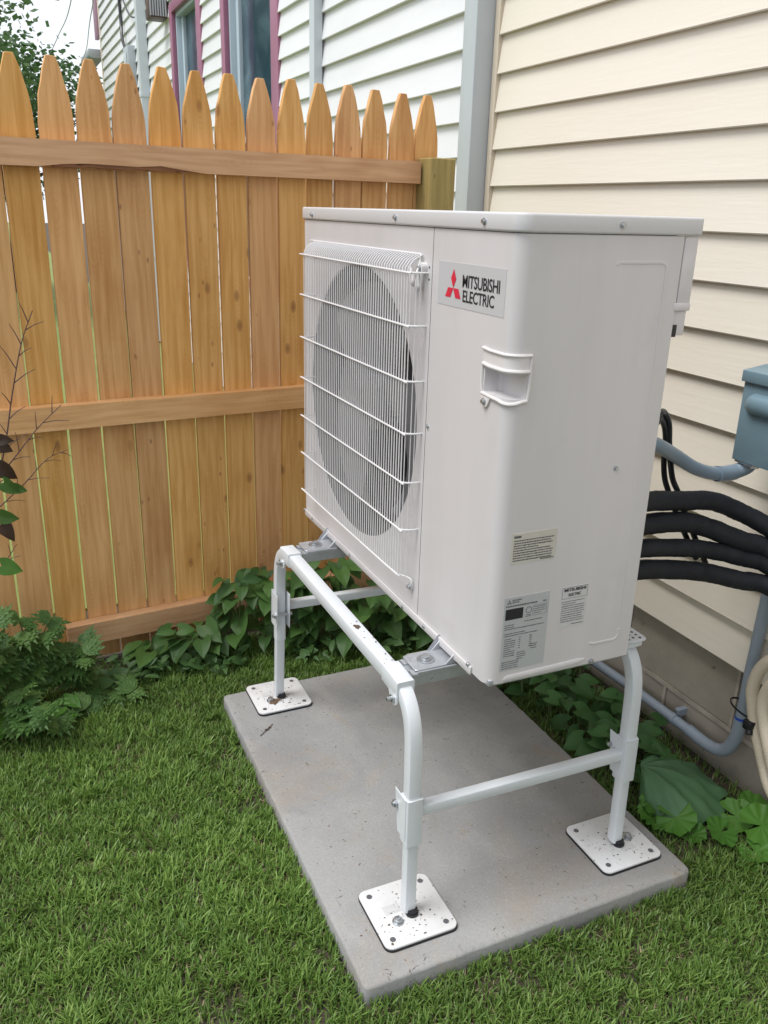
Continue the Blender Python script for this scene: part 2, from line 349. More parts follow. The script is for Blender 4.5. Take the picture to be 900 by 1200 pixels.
def structure(o): o['kind'] = 'structure'; return o

# ------------------------------------------------------------------ ground
g = MB(); g.box(-60, 60, -60, 60, -.4, -.043); structure(g.build('ground', soilm, smooth=0))
g = MB(); g.box(-60, .84, 1.75, 60, -.3, -.035); structure(g.build('neighbouring_lawn', lawn_far, smooth=0))

SX, SY, SW, SL = -.254, -.077, .758, 1.044
edge = []; re_ = random.Random(3); cor = rrect(SX, SX+SW, SY, SY+SL, .014, 4)
for i, p in enumerate(cor):
    q = cor[(i+1) % len(cor)]; L_ = math.hypot(q[0]-p[0], q[1]-p[1]); m_ = max(1, int(L_/.012))
    for j_ in range(m_):
        t_ = j_/m_; w_ = .0007 if re_.random() > .06 else .0026
        edge.append((p[0]+(q[0]-p[0])*t_+re_.uniform(-w_, w_), p[1]+(q[1]-p[1])*t_+re_.uniform(-w_, w_)))
slab = MB(); slab.prism(edge, -.085, 0)
slab = slab.build('concrete_pad', concrete, bevel=.006, seg=2, smooth=50); tag(slab, 'flat grey concrete pad with rust coloured stains, set in the grass under the white stand', 'concrete pad')

# ------------------------------------------------------------------ beige house
HX = .857
def plank_mesh(L, d=.0):
    p = [(-.0145-d, 0.0), (-.0165-d, .003), (-.0155-d, .007), (-.0015, .116), (.003, .116), (.003, .001), (-.010-d, .003)]
    b = MB(); b.prism([(x, z) for x, z in p], -L/2, L/2, axis='y'); return b.mesh('siding_plank', smooth=25)
house = thing('house', 'beige house wall of horizontal vinyl siding over a concrete block foundation', 'house', (HX, 0, 0))
Y0, Y1 = -3.2, 1.513
pm = plank_mesh(Y1-Y0-.004); pm.materials.append(beige)
for k in range(40):
    o = bpy.data.objects.new('siding_plank', pm); COL.objects.link(o); o.parent = house; o.location = (0, (Y0+Y1)/2, .273+.112*k)
b = MB(); b.box(HX+.004, HX+.3, Y0, Y1-.004, .29, 4.75); b.build('wall', beige_trim, house, smooth=0)
b = MB(); b.box(HX-.018, HX+.003, Y1-.002, Y1+.028, .273, 4.75); b.box(HX-.02, HX-.014, Y1-.004, Y1+.004, .273, 4.75); b.build('corner_trim', beige_trim, house, bevel=.002)
FX = .864
b = MB(); b.box(FX+.006, FX+.28, Y0, 1.72, -.35, .288); b.build('mortar_bed', mortar, house, smooth=0)
for (z0, z1, ph) in ((.096, .284, .193), (-.106, .086, .427-.406), (-.306, -.116, .193)):
    j = -9
    ys = [ph+.406*i for i in range(-9, 5)]
    for i in range(len(ys)-1):
        if ys[i+1] < Y0: continue
        b = MB(); b.box(FX, FX+.05, max(ys[i]+.005, Y0), min(ys[i+1]-.005, 1.70), z0, z1); b.build('foundation_block', block, house, bevel=.003, seg=1)
b = MB()
for z in (.091, -.111):
    pts = [Vector((FX+.001+random.uniform(-.0012, .0012), Y0+.02+(1.69-Y0)*i/90, z+random.uniform(-.001, .001))) for i in range(91)]
    b.sweep(pts, [(.0052, .0055), (.0062, -.003), (-.0062, -.003), (-.0052, .0055)], side=(0, 0, 1))
for (y, z0, z1) in [(.193+.406*i, .098, .27) for i in range(-5, 4)] + [(.021+.406*i, -.104, .084) for i in range(-5, 5)]:
    b.box(FX-.003, FX+.003, y-.0045, y+.0045, z0, z1)
b.build('mortar_joint', mortar, house)

# ------------------------------------------------------------------ white house behind the fence
wh = thing('house', 'white sided house beyond the fence with purple framed windows', 'house', (HX, 1.75, 0))
WY0, WY1 = 1.70, 11.0
WIN = [(3.82, 5.045), (5.63, 6.71)]; WZ0, WZ1 = .85, 2.82
cache = {}
def wplank(y0, y1, z):
    L = round(y1-y0, 3)
    if L not in cache: cache[L] = plank_mesh(L, .004); cache[L].materials.append(whitev)
    o = bpy.data.objects.new('siding_plank', cache[L]); COL.objects.link(o); o.parent = wh; o.location = (0, (y0+y1)/2-1.75, z)
for k in range(40):
    z = .242+.1135*k
    if WZ0-.08 < z < WZ1: segs = [(WY0, WIN[0][0]), (WIN[0][1], WIN[1][0]), (WIN[1][1], WY1)]
    else: segs = [(WY0, WY1)]
    for s0, s1 in segs: wplank(s0, s1, z)
b = MB()
for (y0, y1, z0, z1) in ((WY0, WY1, -.3, WZ0), (WY0, WY1, WZ1, 4.9), (WY0, WIN[0][0], WZ0, WZ1), (WIN[0][1], WIN[1][0], WZ0, WZ1), (WIN[1][1], WY1, WZ0, WZ1)):
    b.box(HX+.0045, HX+.4, y0, y1, z0+.001, z1-.001)
b.build('wall', whitev, wh, smooth=0)
b = MB(); b.box(.774, HX+.003, Y1+.03, Y1+.115, -.06, 4.75)
b.build('corner_post', greyblue, wh, bevel=.003)
b = MB(); b.box(HX-.02, HX+.1, WY1, WY1+.07, -.06, 4.8); b.build('corner_board', beige_trim, wh, bevel=.004)
for (y0, y1) in WIN:
    f = MB(); a = .06; x0, x1 = HX-.022, HX+.012
    yn = y1-.0; f.box(x0, x1, y0-.005, y0+.13, WZ0, WZ1); f.box(x0, x1, y1-.09, y1+.005, WZ0, WZ1)
    f.box(x0, x1, y0+.13, y1-.09, WZ1-.07, WZ1); f.box(x0-.02, x1, y0-.02, y1+.02, WZ0-.04, WZ0)
    fr = f.build('window', purple, wh, bevel=.003)
    j = MB(); j.box(HX+.012, HX+.09, y1-.115, y1-.085, WZ0, WZ1-.06); j.box(HX+.012, HX+.09, y0+.125, y0+.15, WZ0, WZ1-.06)
    j.box(HX+.012, HX+.09, y0+.15, y1-.115, WZ1-.10, WZ1-.066); j.box(HX+.05, HX+.09, y1-.18, y1-.115, WZ0, WZ1-.10); j.box(HX+.05, HX+.09, y0+.15, y0+.2, WZ0, WZ1-.10)
    j.build('window_frame', jambm, fr, bevel=.003)
    p = MB(); p.box(HX+.075, HX+.08, y0+.195, y1-.175, WZ0, WZ1-.10); p.build('pane', glass, fr, smooth=0)
    p = MB(); p.box(HX+.055, HX+.09, y0+.195, y1-.175, 1.7, 1.74); p.build('meeting_rail', jambm, fr, bevel=.003)
def downspout(y0, y1, x0, lab):
    d = MB(); k = 7; zz = [-.02, 4.7]
    prof = []
    for i in range(k+1):
        y = y0+(y1-y0)*i/k; prof.append((x0+(.004 if i % 2 else 0), y))
    prof += [(HX-.016, y1), (HX-.016, y0)]
    d.prism([(x, y) for x, y in prof], zz[0], zz[1], 'z')
    for z in (2.25, 3.6, .8): d.box(x0-.003, HX-.005, y0-.02, y1+.02, z, z+.025)
    d.build('downspout', downm, wh, bevel=0, smooth=20, label=lab)
downspout(3.135, 3.215, .80, 'pale downspout between the window and the corner post')
downspout(7.80, 7.93, .76, 'pale downspout beyond the second window, beside the brown vent')
b = MB(); b.box(.70, HX-.014, 6.78, 6.98, 2.735, 2.95); bx = b.build('vent_hood', ventm, wh, bevel=.006)
l = MB()
for i in range(7): l.box(.698+.02*i-.0, .710+.02*i, 6.774, 6.781, 2.745, 2.94)
l.build('louvre', greyplastic, bx)
b = MB(); b.box(.765, HX-.012, 8.5, 8.78, 2.20, 2.78); m_ = b.build('meter_box', greyplastic, wh, bevel=.01)
b = MB(); b.box(.755, .764, 8.56, 8.72, 2.55, 2.72); b.build('cover', downm, m_, bevel=.003)
b = MB(); b.tube(smooth_path([(.80, 8.75, 2.74), (.80, 9.0, 2.9), (.82, 9.15, 3.1), (.83, 9.25, 3.6), (.83, 9.2, 4.4)], 6), .016, 8); b.build('service_cable', cable, wh)
b = MB(); b.tube(smooth_path([(.83, 8.1, 2.95), (.80, 8.5, 3.05), (.82, 9.0, 3.4), (.83, 8.7, 3.9)], 6), .008, 6); b.build('service_cable', cable, wh)
b = MB(); b.box(.835, .88, WY1+.10, WY1+.50, 3.25, 4.9); b.box(.895, .935, WY1+.11, WY1+.42, 3.02, 4.9); b.build('fascia_board', purple, wh, bevel=.004)
b = MB(); b.prism([(.72, 3.12), (.72, 3.05), (.74, 3.02), (.90, 3.02), (.90, 3.12)], WY1+.3, WY1+1.2, 'y'); b.build('porch_gutter', greyblue, wh, bevel=.003)

# ------------------------------------------------------------------ picket fence
FA = .0925; FXo, FYo = -.6137, 1.3687
fence = thing('picket_fence', 'new pine picket fence with pointed boards and three rails beside the white house', 'fence', (FXo, FYo, 0)); fence.rotation_euler = (0, 0, FA)
def fpart(mb, name, mat, bevel=.0015, label=None, org=(0, 0, 0), rot=(0, 0, 0), me=None):
    me = me or mb.mesh(name, bevel, 35, 1)
    if not me.materials: me.materials.append(mat)
    o = bpy.data.objects.new(name, me); COL.objects.link(o); o.parent = fence; o.location = org; o.rotation_euler = rot
    if label: o['label'] = label
    return o
def picket_mesh(v):
    W = .0434; pts = []
    top = 1.650; sh = 1.475
    curve = [(W, 1.462), (W-.0006, 1.495), (.0408, 1.528), (.0362, 1.560), (.0293, 1.590), (.0208, 1.620), (.0105, top)]
    rr = random.Random(v)
    R = [(x+rr.uniform(-.0012, .0012), z+rr.uniform(-.002, .002)) for x, z in curve]
    Lf = [(-x+rr.uniform(-.0012, .0012), z+rr.uniform(-.002, .002)) for x, z in curve]
    poly = [(-W, -.03), (W, -.03)] + R + Lf[::-1]
    b = MB(); b.prism(poly, 0, .017, 'y'); me = b.mesh('picket', .0012, 30, 1); me.materials.append(pine); return me
pk = [picket_mesh(i) for i in range(5)]
for i in range(-14, 14):
    o = fpart(None, 'picket', pine, org=(i*.0926+random.uniform(-.0005, .0005), random.uniform(-.001, .0015), random.uniform(-.004, .004)), rot=(random.uniform(-.003, .003), random.uniform(-.0013, .0013), random.uniform(-.01, .01)), me=pk[i % 5])
    o.scale = (random.uniform(.985, 1.0), 1, 1)
def rail(z0, z1, s0, s1, name='rail', label=None, torn=False):
    b = MB(); n = 40; rr = random.Random(int(z0*100)); vs = []; fs = []
    for i in range(n+1):
        s = s0+(s1-s0)*i/n; d = rr.uniform(-.0008, .0008)
        lo = z0
        if torn and .07 < s < .45: lo = z0+.006+.010*abs(math.sin(s*31))*rr.uniform(.5, 1)
        vs += [(s, -.040+d, lo), (s, -.040+d, z1), (s, -.0015, z1+d), (s, -.0015, z0)]
    for i in range(n):
        for j in range(4): fs.append((i*4+j, (i+1)*4+j, (i+1)*4+(j+1) % 4, i*4+(j+1) % 4))
    fs += [(0, 1, 2, 3), (n*4+3, n*4+2, n*4+1, n*4)]
    b.add(vs, fs); me = b.mesh('rail', 0, 30); me.materials.append(pine_rail)
    # recentre so the board takes its own grain
    o = fpart(None, 'rail', pine_rail, me=me, label=label); return o
rail(1.391, 1.455, -1.35, 1.160, label='top rail with its lower edge torn', torn=True)
b = MB(); rr = random.Random(4); P1 = []
for i in range(30):
    s = .07+.38*i/29; P1.append((s, 1.3925+rr.uniform(-.001, .002)))
top = [(s, z+.013*abs(math.sin(s*23))*rr.uniform(.6, 1)+.004) for s, z in P1]
b.prism([(s, z) for s, z in P1]+top[::-1], -.0375, -.002, 'y'); fpart(b, 'torn_edge', splitm, bevel=0)
rail(.712, .779, -1.35, 1.16)
rail(.039, .107, -.02, 1.16)
b = MB(); b.box(1.168, 1.257, -.089, -.0005, -.35, 1.466); fpart(b, 'post', treated, bevel=.003)
# neighbours' trees and the wires above the fence come later

# ------------------------------------------------------------------ heat pump
ZB, ZL, ZT, W_, D_ = .5165, 1.2845, 1.3125, .9765, .3433
BX = .313; SEAM = .2765
unit = thing('heat_pump', 'large off-white outdoor heat pump with round fan grille standing on the white stand', 'heat pump', (.16, .49, ZB))
YC, ZC, R_ = .616, .900, .300
# fan panel: flat plate with a round hole and rolled mouth
b = MB(); y0, y1, z0, z1 = SEAM+.0005, W_-.012, ZB+.016, ZL-.001
angs = sorted(set([2*PI*i/96 for i in range(96)] + [math.atan2(z-ZC, y-YC) % (2*PI) for y in (y0, y1) for z in (z0, z1)]))
outer = []; inner = []
for t in angs:
    c, s = math.cos(t), math.sin(t); k = min([((y1 if c > 0 else y0)-YC)/c if abs(c) > 1e-9 else 9, ((z1 if s > 0 else z0)-ZC)/s if abs(s) > 1e-9 else 9])
    outer.append((0, YC+c*k, ZC+s*k))
n = len(angs)
rings = [[(0, YC+math.cos(t)*(R_+.004), ZC+math.sin(t)*(R_+.004)) for t in angs]]
for (x, r) in ((.0008, R_+.0012), (.0025, R_)):
    rings.append([(x, YC+math.cos(t)*r, ZC+math.sin(t)*r) for t in angs])
allr = [outer]+rings; vs = [p for r in allr for p in r]; fs = [(i*n+j, i*n+(j+1) % n, (i+1)*n+(j+1) % n, (i+1)*n+j) for i in range(len(allr)-1) for j in range(n)]
b.add(vs, fs)
b.build('fan_panel', casing, unit, smooth=40)
b = MB(); b.tube([(.0030, YC, ZC), (.05, YC, ZC), (.099, YC, ZC)], R_-.001, 64, cap=False); b.build('fan_ring', darkm, unit, smooth=60)  # ring coloured black for the shade inside the fan mouth
# rounded far corner and far side
b = MB(); arc = [(.012-.012*math.cos(q), W_-.012+.012*math.sin(q)) for q in [PI/2*i/6 for i in range(7)]]
poly = arc+[(BX, W_), (BX, W_-.0015), (.012, W_-.0015)]+[(.012-.0105*math.cos(q), W_-.012+.0105*math.sin(q)) for q in [PI/2*i/6 for i in range(6, -1, -1)]]
b.prism([(x, y) for x, y in poly], ZB+.004, ZL-.001); b.build('side_panel', casing, unit)
# coil and base pan, with a black sheet added for the interior's shade
b = MB(); b.box(.298, .3115, .278, W_-.002, ZB+.01, ZL-.001); b.build('coil', finm, unit, smooth=0)
b = MB(); b.box(.10, .104, SEAM+.002, W_-.003, ZB+.012, ZL-.002); b.build('interior_shade_sheet', darkm, unit, smooth=0)
b = MB(); b.box(.006, BX, -.0005+.002, W_-.002, ZB, ZB+.013); b.build('base_pan', galv, unit, bevel=.002)
# service panel with the carrying recess cut out of its corner
RC = .024
b = MB(); poly = rrect(0, BX, 0, SEAM-.0004, RC, 8, rs=(.001, .001, RC, .002)); b.prism(poly, ZB+.003, ZL-.001)
me = b.mesh('service_panel', .0012, 35, 1)
cut = MB(); cut.prism(rrect(-.02, .0315, -.02, .0745, .006, 4), 1.034, 1.076)
cm = cut.mesh('cutter', .003, 35)
oa = bpy.data.objects.new('a', me); ob = bpy.data.objects.new('b', cm); COL.objects.link(oa); COL.objects.link(ob)
# the recess follows the corner: a box whose inner faces lie 30 mm in
for v in cm.vertices: pass
md = oa.modifiers.new('cut', 'BOOLEAN'); md.object = ob; md.operation = 'DIFFERENCE'; md.solver = 'EXACT'
bpy.context.view_layer.update(); dg = bpy.context.evaluated_depsgraph_get()
me2 = bpy.data.meshes.new_from_object(oa.evaluated_get(dg)); bpy.data.objects.remove(oa); bpy.data.objects.remove(ob)
me2.name = 'service_panel'; me2.materials.clear(); me2.shade_smooth(); me2.set_sharp_from_angle(angle=math.radians(35))
place('service_panel', me2, casing, unit)
# corner path used by everything that wraps the near corner
def cpath(ya, xb, off=0, n=9, R=RC):
    """from (0,ya) on the front, round the corner, to (xb,0) on the side; off = outward distance"""
    P = [(-off, ya), (-off, (ya+R)/2+R*.2)]
    for i in range(n+1):
        q = PI/2*i/n; P.append((R-(R+off)*math.cos(q), R-(R+off)*math.sin(q)))
    P.append((xb, -off)); return P
hd = MB()
for (z, r, ya, xb) in ((1.103, .0028, .083, .037), (1.078, .0034, .080, .035)):
    hd.tube([(x, y, z+(.002 if k in (0,) else 0)) for k, (x, y) in enumerate(cpath(ya, xb, .0015))], r, 8)
p1 = cpath(.081, .036, .0012); zs = (1.078, 1.103); vs = [(x, y, z) for z in zs for x, y in p1]; k = len(p1)
hd.add(vs, [(i, i+1, k+i+1, k+i) for i in range(k-1)])
low = cpath(.078, .034, .0015); hd.tube([(x, y, 1.032-(.006*math.sin(PI*i/(len(low)-1)))) for i, (x, y) in enumerate(low)], .0032, 8)
hd.tube([(-.0015, .081, 1.078), (-.0015, .0815, 1.05), (-.0015, .078, 1.032)], .0028, 8); hd.tube([(.0365, -.0015, 1.100), (.036, -.0015, 1.05), (.034, -.0015, 1.034)], .0026, 8)
hd.prism([(.082, 1.034), (.074, 1.014), (.066, 1.009), (.058, 1.013), (.048, 1.030)], -.0035, .001, 'x')
hdo = hd.build('carry_handle', white_plastic, unit, smooth=40)
hr = MB(); hr.box(.0, .0009, 0, .001, 1.0, 1.001)
# lid
b = MB(); b.prism(rrect(-.0045, .3475, -.0045, W_+.0045, .02, 8, rs=(.008, .014, .027, .008)), ZL, ZT); b.build('lid', lidm, unit, bevel=.004, seg=3)
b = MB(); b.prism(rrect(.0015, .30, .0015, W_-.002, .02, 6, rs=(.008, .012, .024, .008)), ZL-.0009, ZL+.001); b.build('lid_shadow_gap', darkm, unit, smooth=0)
# lower lip on the front, turned out
b = MB(); lip = [(-.0035, W_-.01), (-.0035, RC+.01)]; b.sweep([(-.0018, W_-.012, ZB+.009), (-.0018, .05, ZB+.009)], [(.0075, .0026), (.0075, -.0015), (-.0075, -.0015), (-.009, .0026)], side=(0, 0, 1)); b.build('bottom_lip', casing, unit, bevel=.001)
b = MB(); b.box(.0, .0155, SEAM+.001, W_-.012, ZB+.003, ZB+.017); b.build('panel_foot', casing, unit)
# pressed grooves on the side
b = MB()
pr = [(.0035, .0008), (.0015, .0016), (-.0015, .0016), (-.0035, .0008), (-.0035, -.001), (.0035, -.001)]
path = [(.181, -.0002, 1.238), (.186, -.0002, 1.2425)]+[(.272+.0115*math.sin(q), -.0002, 1.231+.0115*math.cos(q)) for q in [PI/2*i/6 for i in range(7)]]+[(.2838, -.0002, .95), (.2835, -.0002, .60)]
b.sweep(path, [(u*.8, v*.55) for u, v in pr], side=None, scales=[.4, .9]+[1]*7+[.5, .15])
path = [(.218, -.0002, .5645), (.225, -.0002, .561), (.268, -.0002, .5605)]+[(.272+.012*math.sin(q), -.0002, .5725-.012*math.cos(q)) for q in [PI/2*i/6 for i in range(7)]]+[(.284, -.0002, .582)]
b.sweep(path, [(u*.8, v*.6) for u, v in pr])
b.sweep([(.034, -.0002, .5265), (.04, -.0002, .5275), (.195, -.0002, .530), (.210, -.0002, .532)], [(u*1.7, v*1.5) for u, v in pr], side=(0, 0, 1), scales=[.3, 1, 1, .5])
b.build('pressed_rib', casing, unit, smooth=60)
# rear cable cover
b = MB(); b.box(BX+.0015, .3425, .0, .20, 1.176, ZL-.002); b.box(BX-.006, .3415, .004, .16, 1.124, 1.166)
b.box(BX-.004, .3435, -.0015, .165, 1.165, 1.178)
b.build('cable_cover', casing, unit, bevel=.002)
b = MB(); b.box(BX-.0075, .3225, .0015, .05, 1.1222, 1.142); b.build('cable_entry', darkm, unit)
# fan
hub = MB(); hub.cyl((.035, YC, ZC), (1, 0, 0), .062, .055, 28); hub.cyl((.031, YC, ZC), (1, 0, 0), .05, .006, 28); 
fan = hub.build('fan', fanm, unit, bevel=.004)
for bl in range(3):
    b = MB(); nr, nth = 12, 12; vs = []
    for i in range(nr+1):
        f = i/nr; r = .058+.206*f
        th0 = bl*2*PI/3+.35+.35*f; sp = 1.15+.75*f
        for j in range(nth+1):
            u = j/nth; th = th0+sp*u; x = .028+.062*u+.012*math.sin(PI*u)*-1
            vs.append((x, YC+r*math.cos(th), ZC+r*math.sin(th)))
    fs = [(i*(nth+1)+j, i*(nth+1)+j+1, (i+1)*(nth+1)+j+1, (i+1)*(nth+1)+j) for i in range(nr) for j in range(nth)]
    b.add(vs, fs); b.build('fan_blade', fanm, fan, smooth=60)
# grille
grl = MB()
GZ = [1.206, 1.112, 1.010, .910, .812, .714, .614]
GY0, GY1 = .242, .886
GX = -.031
ys = [.312+.01165*i for i in range(int((GY1-.312)/.01165)+1)]
for y in ys:
    pts = [(-.002, y, 1.236), (-.010, y, 1.233), (-.021, y, 1.226), (-.030, y, 1.214), (GX, y, 1.198), (GX, y, .95), (GX, y, .612)]
    grl.tube(pts, .00142, 5, side=(0, 1, 0))
for (x, y) in ((-.030, .301), (-.021, .296), (-.012, .297)): grl.tube([(x, y, 1.203), (x, y, .9), (x, y, .612 if x < -.02 else .70)], .0010, 5)
gr = grl.build('grille', wirem, unit); gr['kind'] = 'stuff'
ends = [(.250, -.028), (.240, -.006), (.2385, .001)]
for i, z in enumerate(GZ):
    p = [(.0, .895, z), (-.018, .893, z), (GX-.001, .886, z), (GX-.003, .86, z), (GX-.003, .335, z), (-.035, .308, z), (-.024, .296, z), (-.008, .292, z), (.0, .292, z)]
    if i == 6: p = [(.0, .895, z), (-.018, .893, z), (GX-.001, .886, z), (GX-.003, .86, z), (GX-.003, .352, z), (-.022, .322, z-.006), (-.008, .302, z-.010), (-.006, .296, z-.018), (-.006, .303, z-.028), (-.006, .316, z-.029)]
    b = MB(); b.tube(smooth_path(p, 4), .00195, 7); b.build('grille_wire', wirem, unit)
b = MB(); b.tube([(-.003, .915, 1.237), (-.003, .318, 1.237), (-.012, .306, 1.218), (-.020, .299, 1.206)], .0018, 6); b.build('grille_wire', wirem, unit)
# clips and screws
for (y, z, a) in ((.334, 1.190, .45), (.311, 1.183, .10)):
    b = MB(); p = [(-.010, y+.026*math.sin(a), z+.024), (-.010, y, z), (-.010, y-.012*math.sin(a), z-.010)]
    b.tube(smooth_path(p, 4), .0062, 8, scales=[.3, .55, .8, .95, 1.05, 1.1, .9, .65, .35], side=(1, 0, 0)); b.build('grille_clip', white_plastic, unit, smooth=50)
for (y, z, r, h) in ((.305, 1.214, .010, .011), (.306, .584, .008, .005)):
    b = MB(); b.cyl((.0, y, z), (-1, 0, 0), r, h, 16); b.build('screw_boss', white_plastic, unit, smooth=40)
scr = MB(); scr.cyl((0, 0, 0), (-1, 0, 0), .0048, .0016, 12); scr.cyl((-.0014, 0, 0), (-1, 0, 0), .0036, .0030, 8, r2=.0030); sm = scr.mesh('screw', 0, 30); sm.materials.append(steel)
def screw(x, y, z, side='front', s=1):
    o = bpy.data.objects.new('screw', sm); COL.objects.link(o); o.parent = unit; o.location = Vector((x, y, z))-Vector(unit.location); o.scale = (s, s, s)
    if side == 'side': o.rotation_euler = (0, 0, PI/2)
for (y, z) in ((.899, 1.296), (.429, 1.298), (.098, 1.298)): screw(-.0045, y, z, s=1.15)
for (y, z) in ((.267, .93), (.973-.004, .53), (.903, .526), (.635, .525), (.337, .523), (.237, .525), (.06, .534)): screw(-.003 if z < .6 else 0, y, z, s=.9)
screw(-.011, .305, 1.214, s=1.15); screw(-.006, .306, .584, s=1.2); screw(-.0035, .066, 1.020, s=1.2)
screw(.181, -.0045, 1.298, 'side', 1.15); screw(.230, 0, .901, 'side'); screw(.2265, -.0005, .5245, 'side', 1.1)
# small holes punched in the panel
b = MB()
for (y, z) in ((.2885, 1.216), (.2875, 1.195)): b.cyl((-.0004, y, z), (1, 0, 0), .0022, .001, 8)
b.build('punched_hole', darkm, unit, smooth=0)

# labels
def text_mesh(body, width, height, bold=.0, space=1.0):
    c = bpy.data.curves.new('t', 'FONT'); c.body = body; c.size = 1; c.extrude = .0; c.offset = bold; c.space_character = space; c.resolution_u = 3
    o = bpy.data.objects.new('t', c); COL.objects.link(o); bpy.context.view_layer.update()
    me = bpy.data.meshes.new_from_object(o.evaluated_get(bpy.context.evaluated_depsgraph_get())); bpy.data.objects.remove(o)
    P = np.array([v.co[:] for v in me.vertices]); a = P.min(0); e = P.max(0)-a
    for v in me.vertices: v.co = ((v.co.x-a[0])/e[0]*width, (v.co.y-a[1])/e[1]*height, 0)
    return me
def on_front(me, y, z, mat, parent, lift=.0012, name='lettering'):
    for v in me.vertices: v.co = (-lift, y-v.co.x, z+v.co.y)
    return place(name, me, mat, parent)
def on_side(me, x, z, mat, parent, lift=.0012, skew=0, name='lettering'):
    for v in me.vertices: v.co = (x+v.co.x, -lift, z+v.co.y)
    return place(name, me, mat, parent)
b = MB(); b.box(-.0006, .0, .030, .2505, 1.158, 1.2305); lg = b.build('logo_label', logog, unit, smooth=0)
on_front(text_mesh('MITSUBISHI', .118, .0205, .012, .95), .1635, 1.1925, inkm, lg)
on_front(text_mesh('ELECTRIC', .101, .0195, .012, .95), .1605, 1.1690, inkm, lg)
def diamonds(cy, cz, a, plane):
    for t in (0, 120, 240):
        q = math.radians(t); pts = [(0, 0), (-a/2, .866*a), (0, 1.732*a), (a/2, .866*a)]
        R = [(u*math.cos(q)-v*math.sin(q), u*math.sin(q)+v*math.cos(q)) for u, v in pts]
        yield R
b = MB()
for R in diamonds(0, 0, .0182, 0): b.add([(-.0012, .195-u, 1.1885+v) for u, v in R], [(0, 1, 2, 3)])
b.build('three_diamond_mark', redm, lg, smooth=0)
def quad_side(b, x0, x1, z0, z1, y=-.0009): b.add([(x0, y, z0), (x1, y, z0), (x1, y, z1), (x0, y, z1)], [(0, 1, 2, 3)])
def printed_lines(b, x0, x1, ztop, n, pitch, h, seed, gap=.0006):
    rr = random.Random(seed)
    for i in range(n):
        x = x0; z = ztop-i*pitch; end = x0+(x1-x0)*rr.choice((.95, .98, .9, .97, .6))
        while x < end:
            wd = rr.uniform(.0012, .0055); quad_side(b, x, min(x+wd, end), z-h*rr.uniform(.7, 1), z); x += wd+gap
# beige caution label
b = MB(); b.box(.0285, .1195, -.0007, 0, .7505, .8055); lb = b.build('caution_label', labelb, unit, smooth=0)
b = MB(); quad_side(b, .033, .047, .7975, .8015); printed_lines(b, .033, .116, .7935, 9, .0045, .0026, 3); quad_side(b, .089, .116, .7525, .7545); b.build('fine_print', inkgrey, lb, smooth=0)
# rating plate
b = MB(); b.box(.0245, .1175, -.0007, 0, .5445, .688); lb = b.build('rating_label', labelg, unit, smooth=0)
b = MB()
for R in diamonds(0, 0, .0032, 0): b.add([(.034+u, -.0012, .6785+v) for u, v in R], [(0, 1, 2, 3)])
printed_lines(b, .028, .094, .6725, 1, .003, .0032, 8); printed_lines(b, .104, .112, .6725, 1, .003, .0028, 9)
quad_side(b, .028, .064, .645, .666)
for (a0, a1, zt, nn, s_) in ((.028, .048, .6355, 2, 1), (.068, .108, .6385, 1, 2), (.028, .113, .6275, 1, 4), (.028, .102, .6185, 2, 5), (.030, .054, .608, 9, 6), (.060, .064, .608, 6, 12), (.082, .088, .608, 6, 13), (.058, .078, .578, 4, 7), (.086, .100, .590, 3, 15), (.028, .064, .5625, 4, 11)):
    printed_lines(b, a0, a1, zt, nn, .0042, .0019, s_)
for k in range(16):
    q0, q1 = 2*PI*k/16, 2*PI*(k+1)/16
    b.add([(.0755+.0052*math.cos(q0), -.0012, .6585+.0052*math.sin(q0)), (.0755+.0052*math.cos(q1), -.0012, .6585+.0052*math.sin(q1)), (.0755+.0064*math.cos(q1), -.0012, .6585+.0064*math.sin(q1)), (.0755+.0064*math.cos(q0), -.0012, .6585+.0064*math.sin(q0))], [(0, 1, 2, 3)])
for (x0, x1, z0, z1) in ((.084, .113, .665, .6656), (.084, .113, .646, .6466), (.084, .0846, .646, .6656), (.1124, .113, .646, .6656)): quad_side(b, x0, x1, z0, z1)
printed_lines(b, .086, .111, .663, 4, .004, .0016, 21); printed_lines(b, .070, .081, .650, 2, .003, .0016, 22)
b.build('fine_print', inkgrey, lb, smooth=0)
on_side(text_mesh('MITSUBISHI', .019, .0028, .03, .98), .040, .6805, inkgrey, lb)
on_side(text_mesh('ELECTRIC', .015, .0026, .03, .98), .040, .6765, inkgrey, lb)
b = MB(); b.add([(.0285, -.0014, .6455), (.0635, -.0014, .6455), (.0635, -.0014, .6655), (.0285, -.0014, .6655)], [(0, 1, 2, 3)]); b.build('black_panel', inkm, lb, smooth=0)
# maker's label
b = MB(); b.box(.143, .2, -.0007, 0, .6085, .6885); lb = b.build('maker_label', labelw, unit, smooth=0)
on_side(text_mesh('MITSUBISHI', .047, .0062, .03, .98), .148, .6795, inkm, lb)
on_side(text_mesh('ELECTRIC', .027, .0058, .03, .98), .158, .6700, inkm, lb)
b = MB()
for (x0, x1, z0, z1) in ((.144, .199, .6872, .6879), (.144, .199, .6655, .6662), (.144, .1447, .6655, .6879), (.1983, .199, .6655, .6879)): quad_side(b, x0, x1, z0, z1)
printed_lines(b, .145, .197, .6605, 10, .0044, .0018, 31); quad_side(b, .170, .196, .6125, .614)
b.build('fine_print', inkgrey, lb, smooth=0)

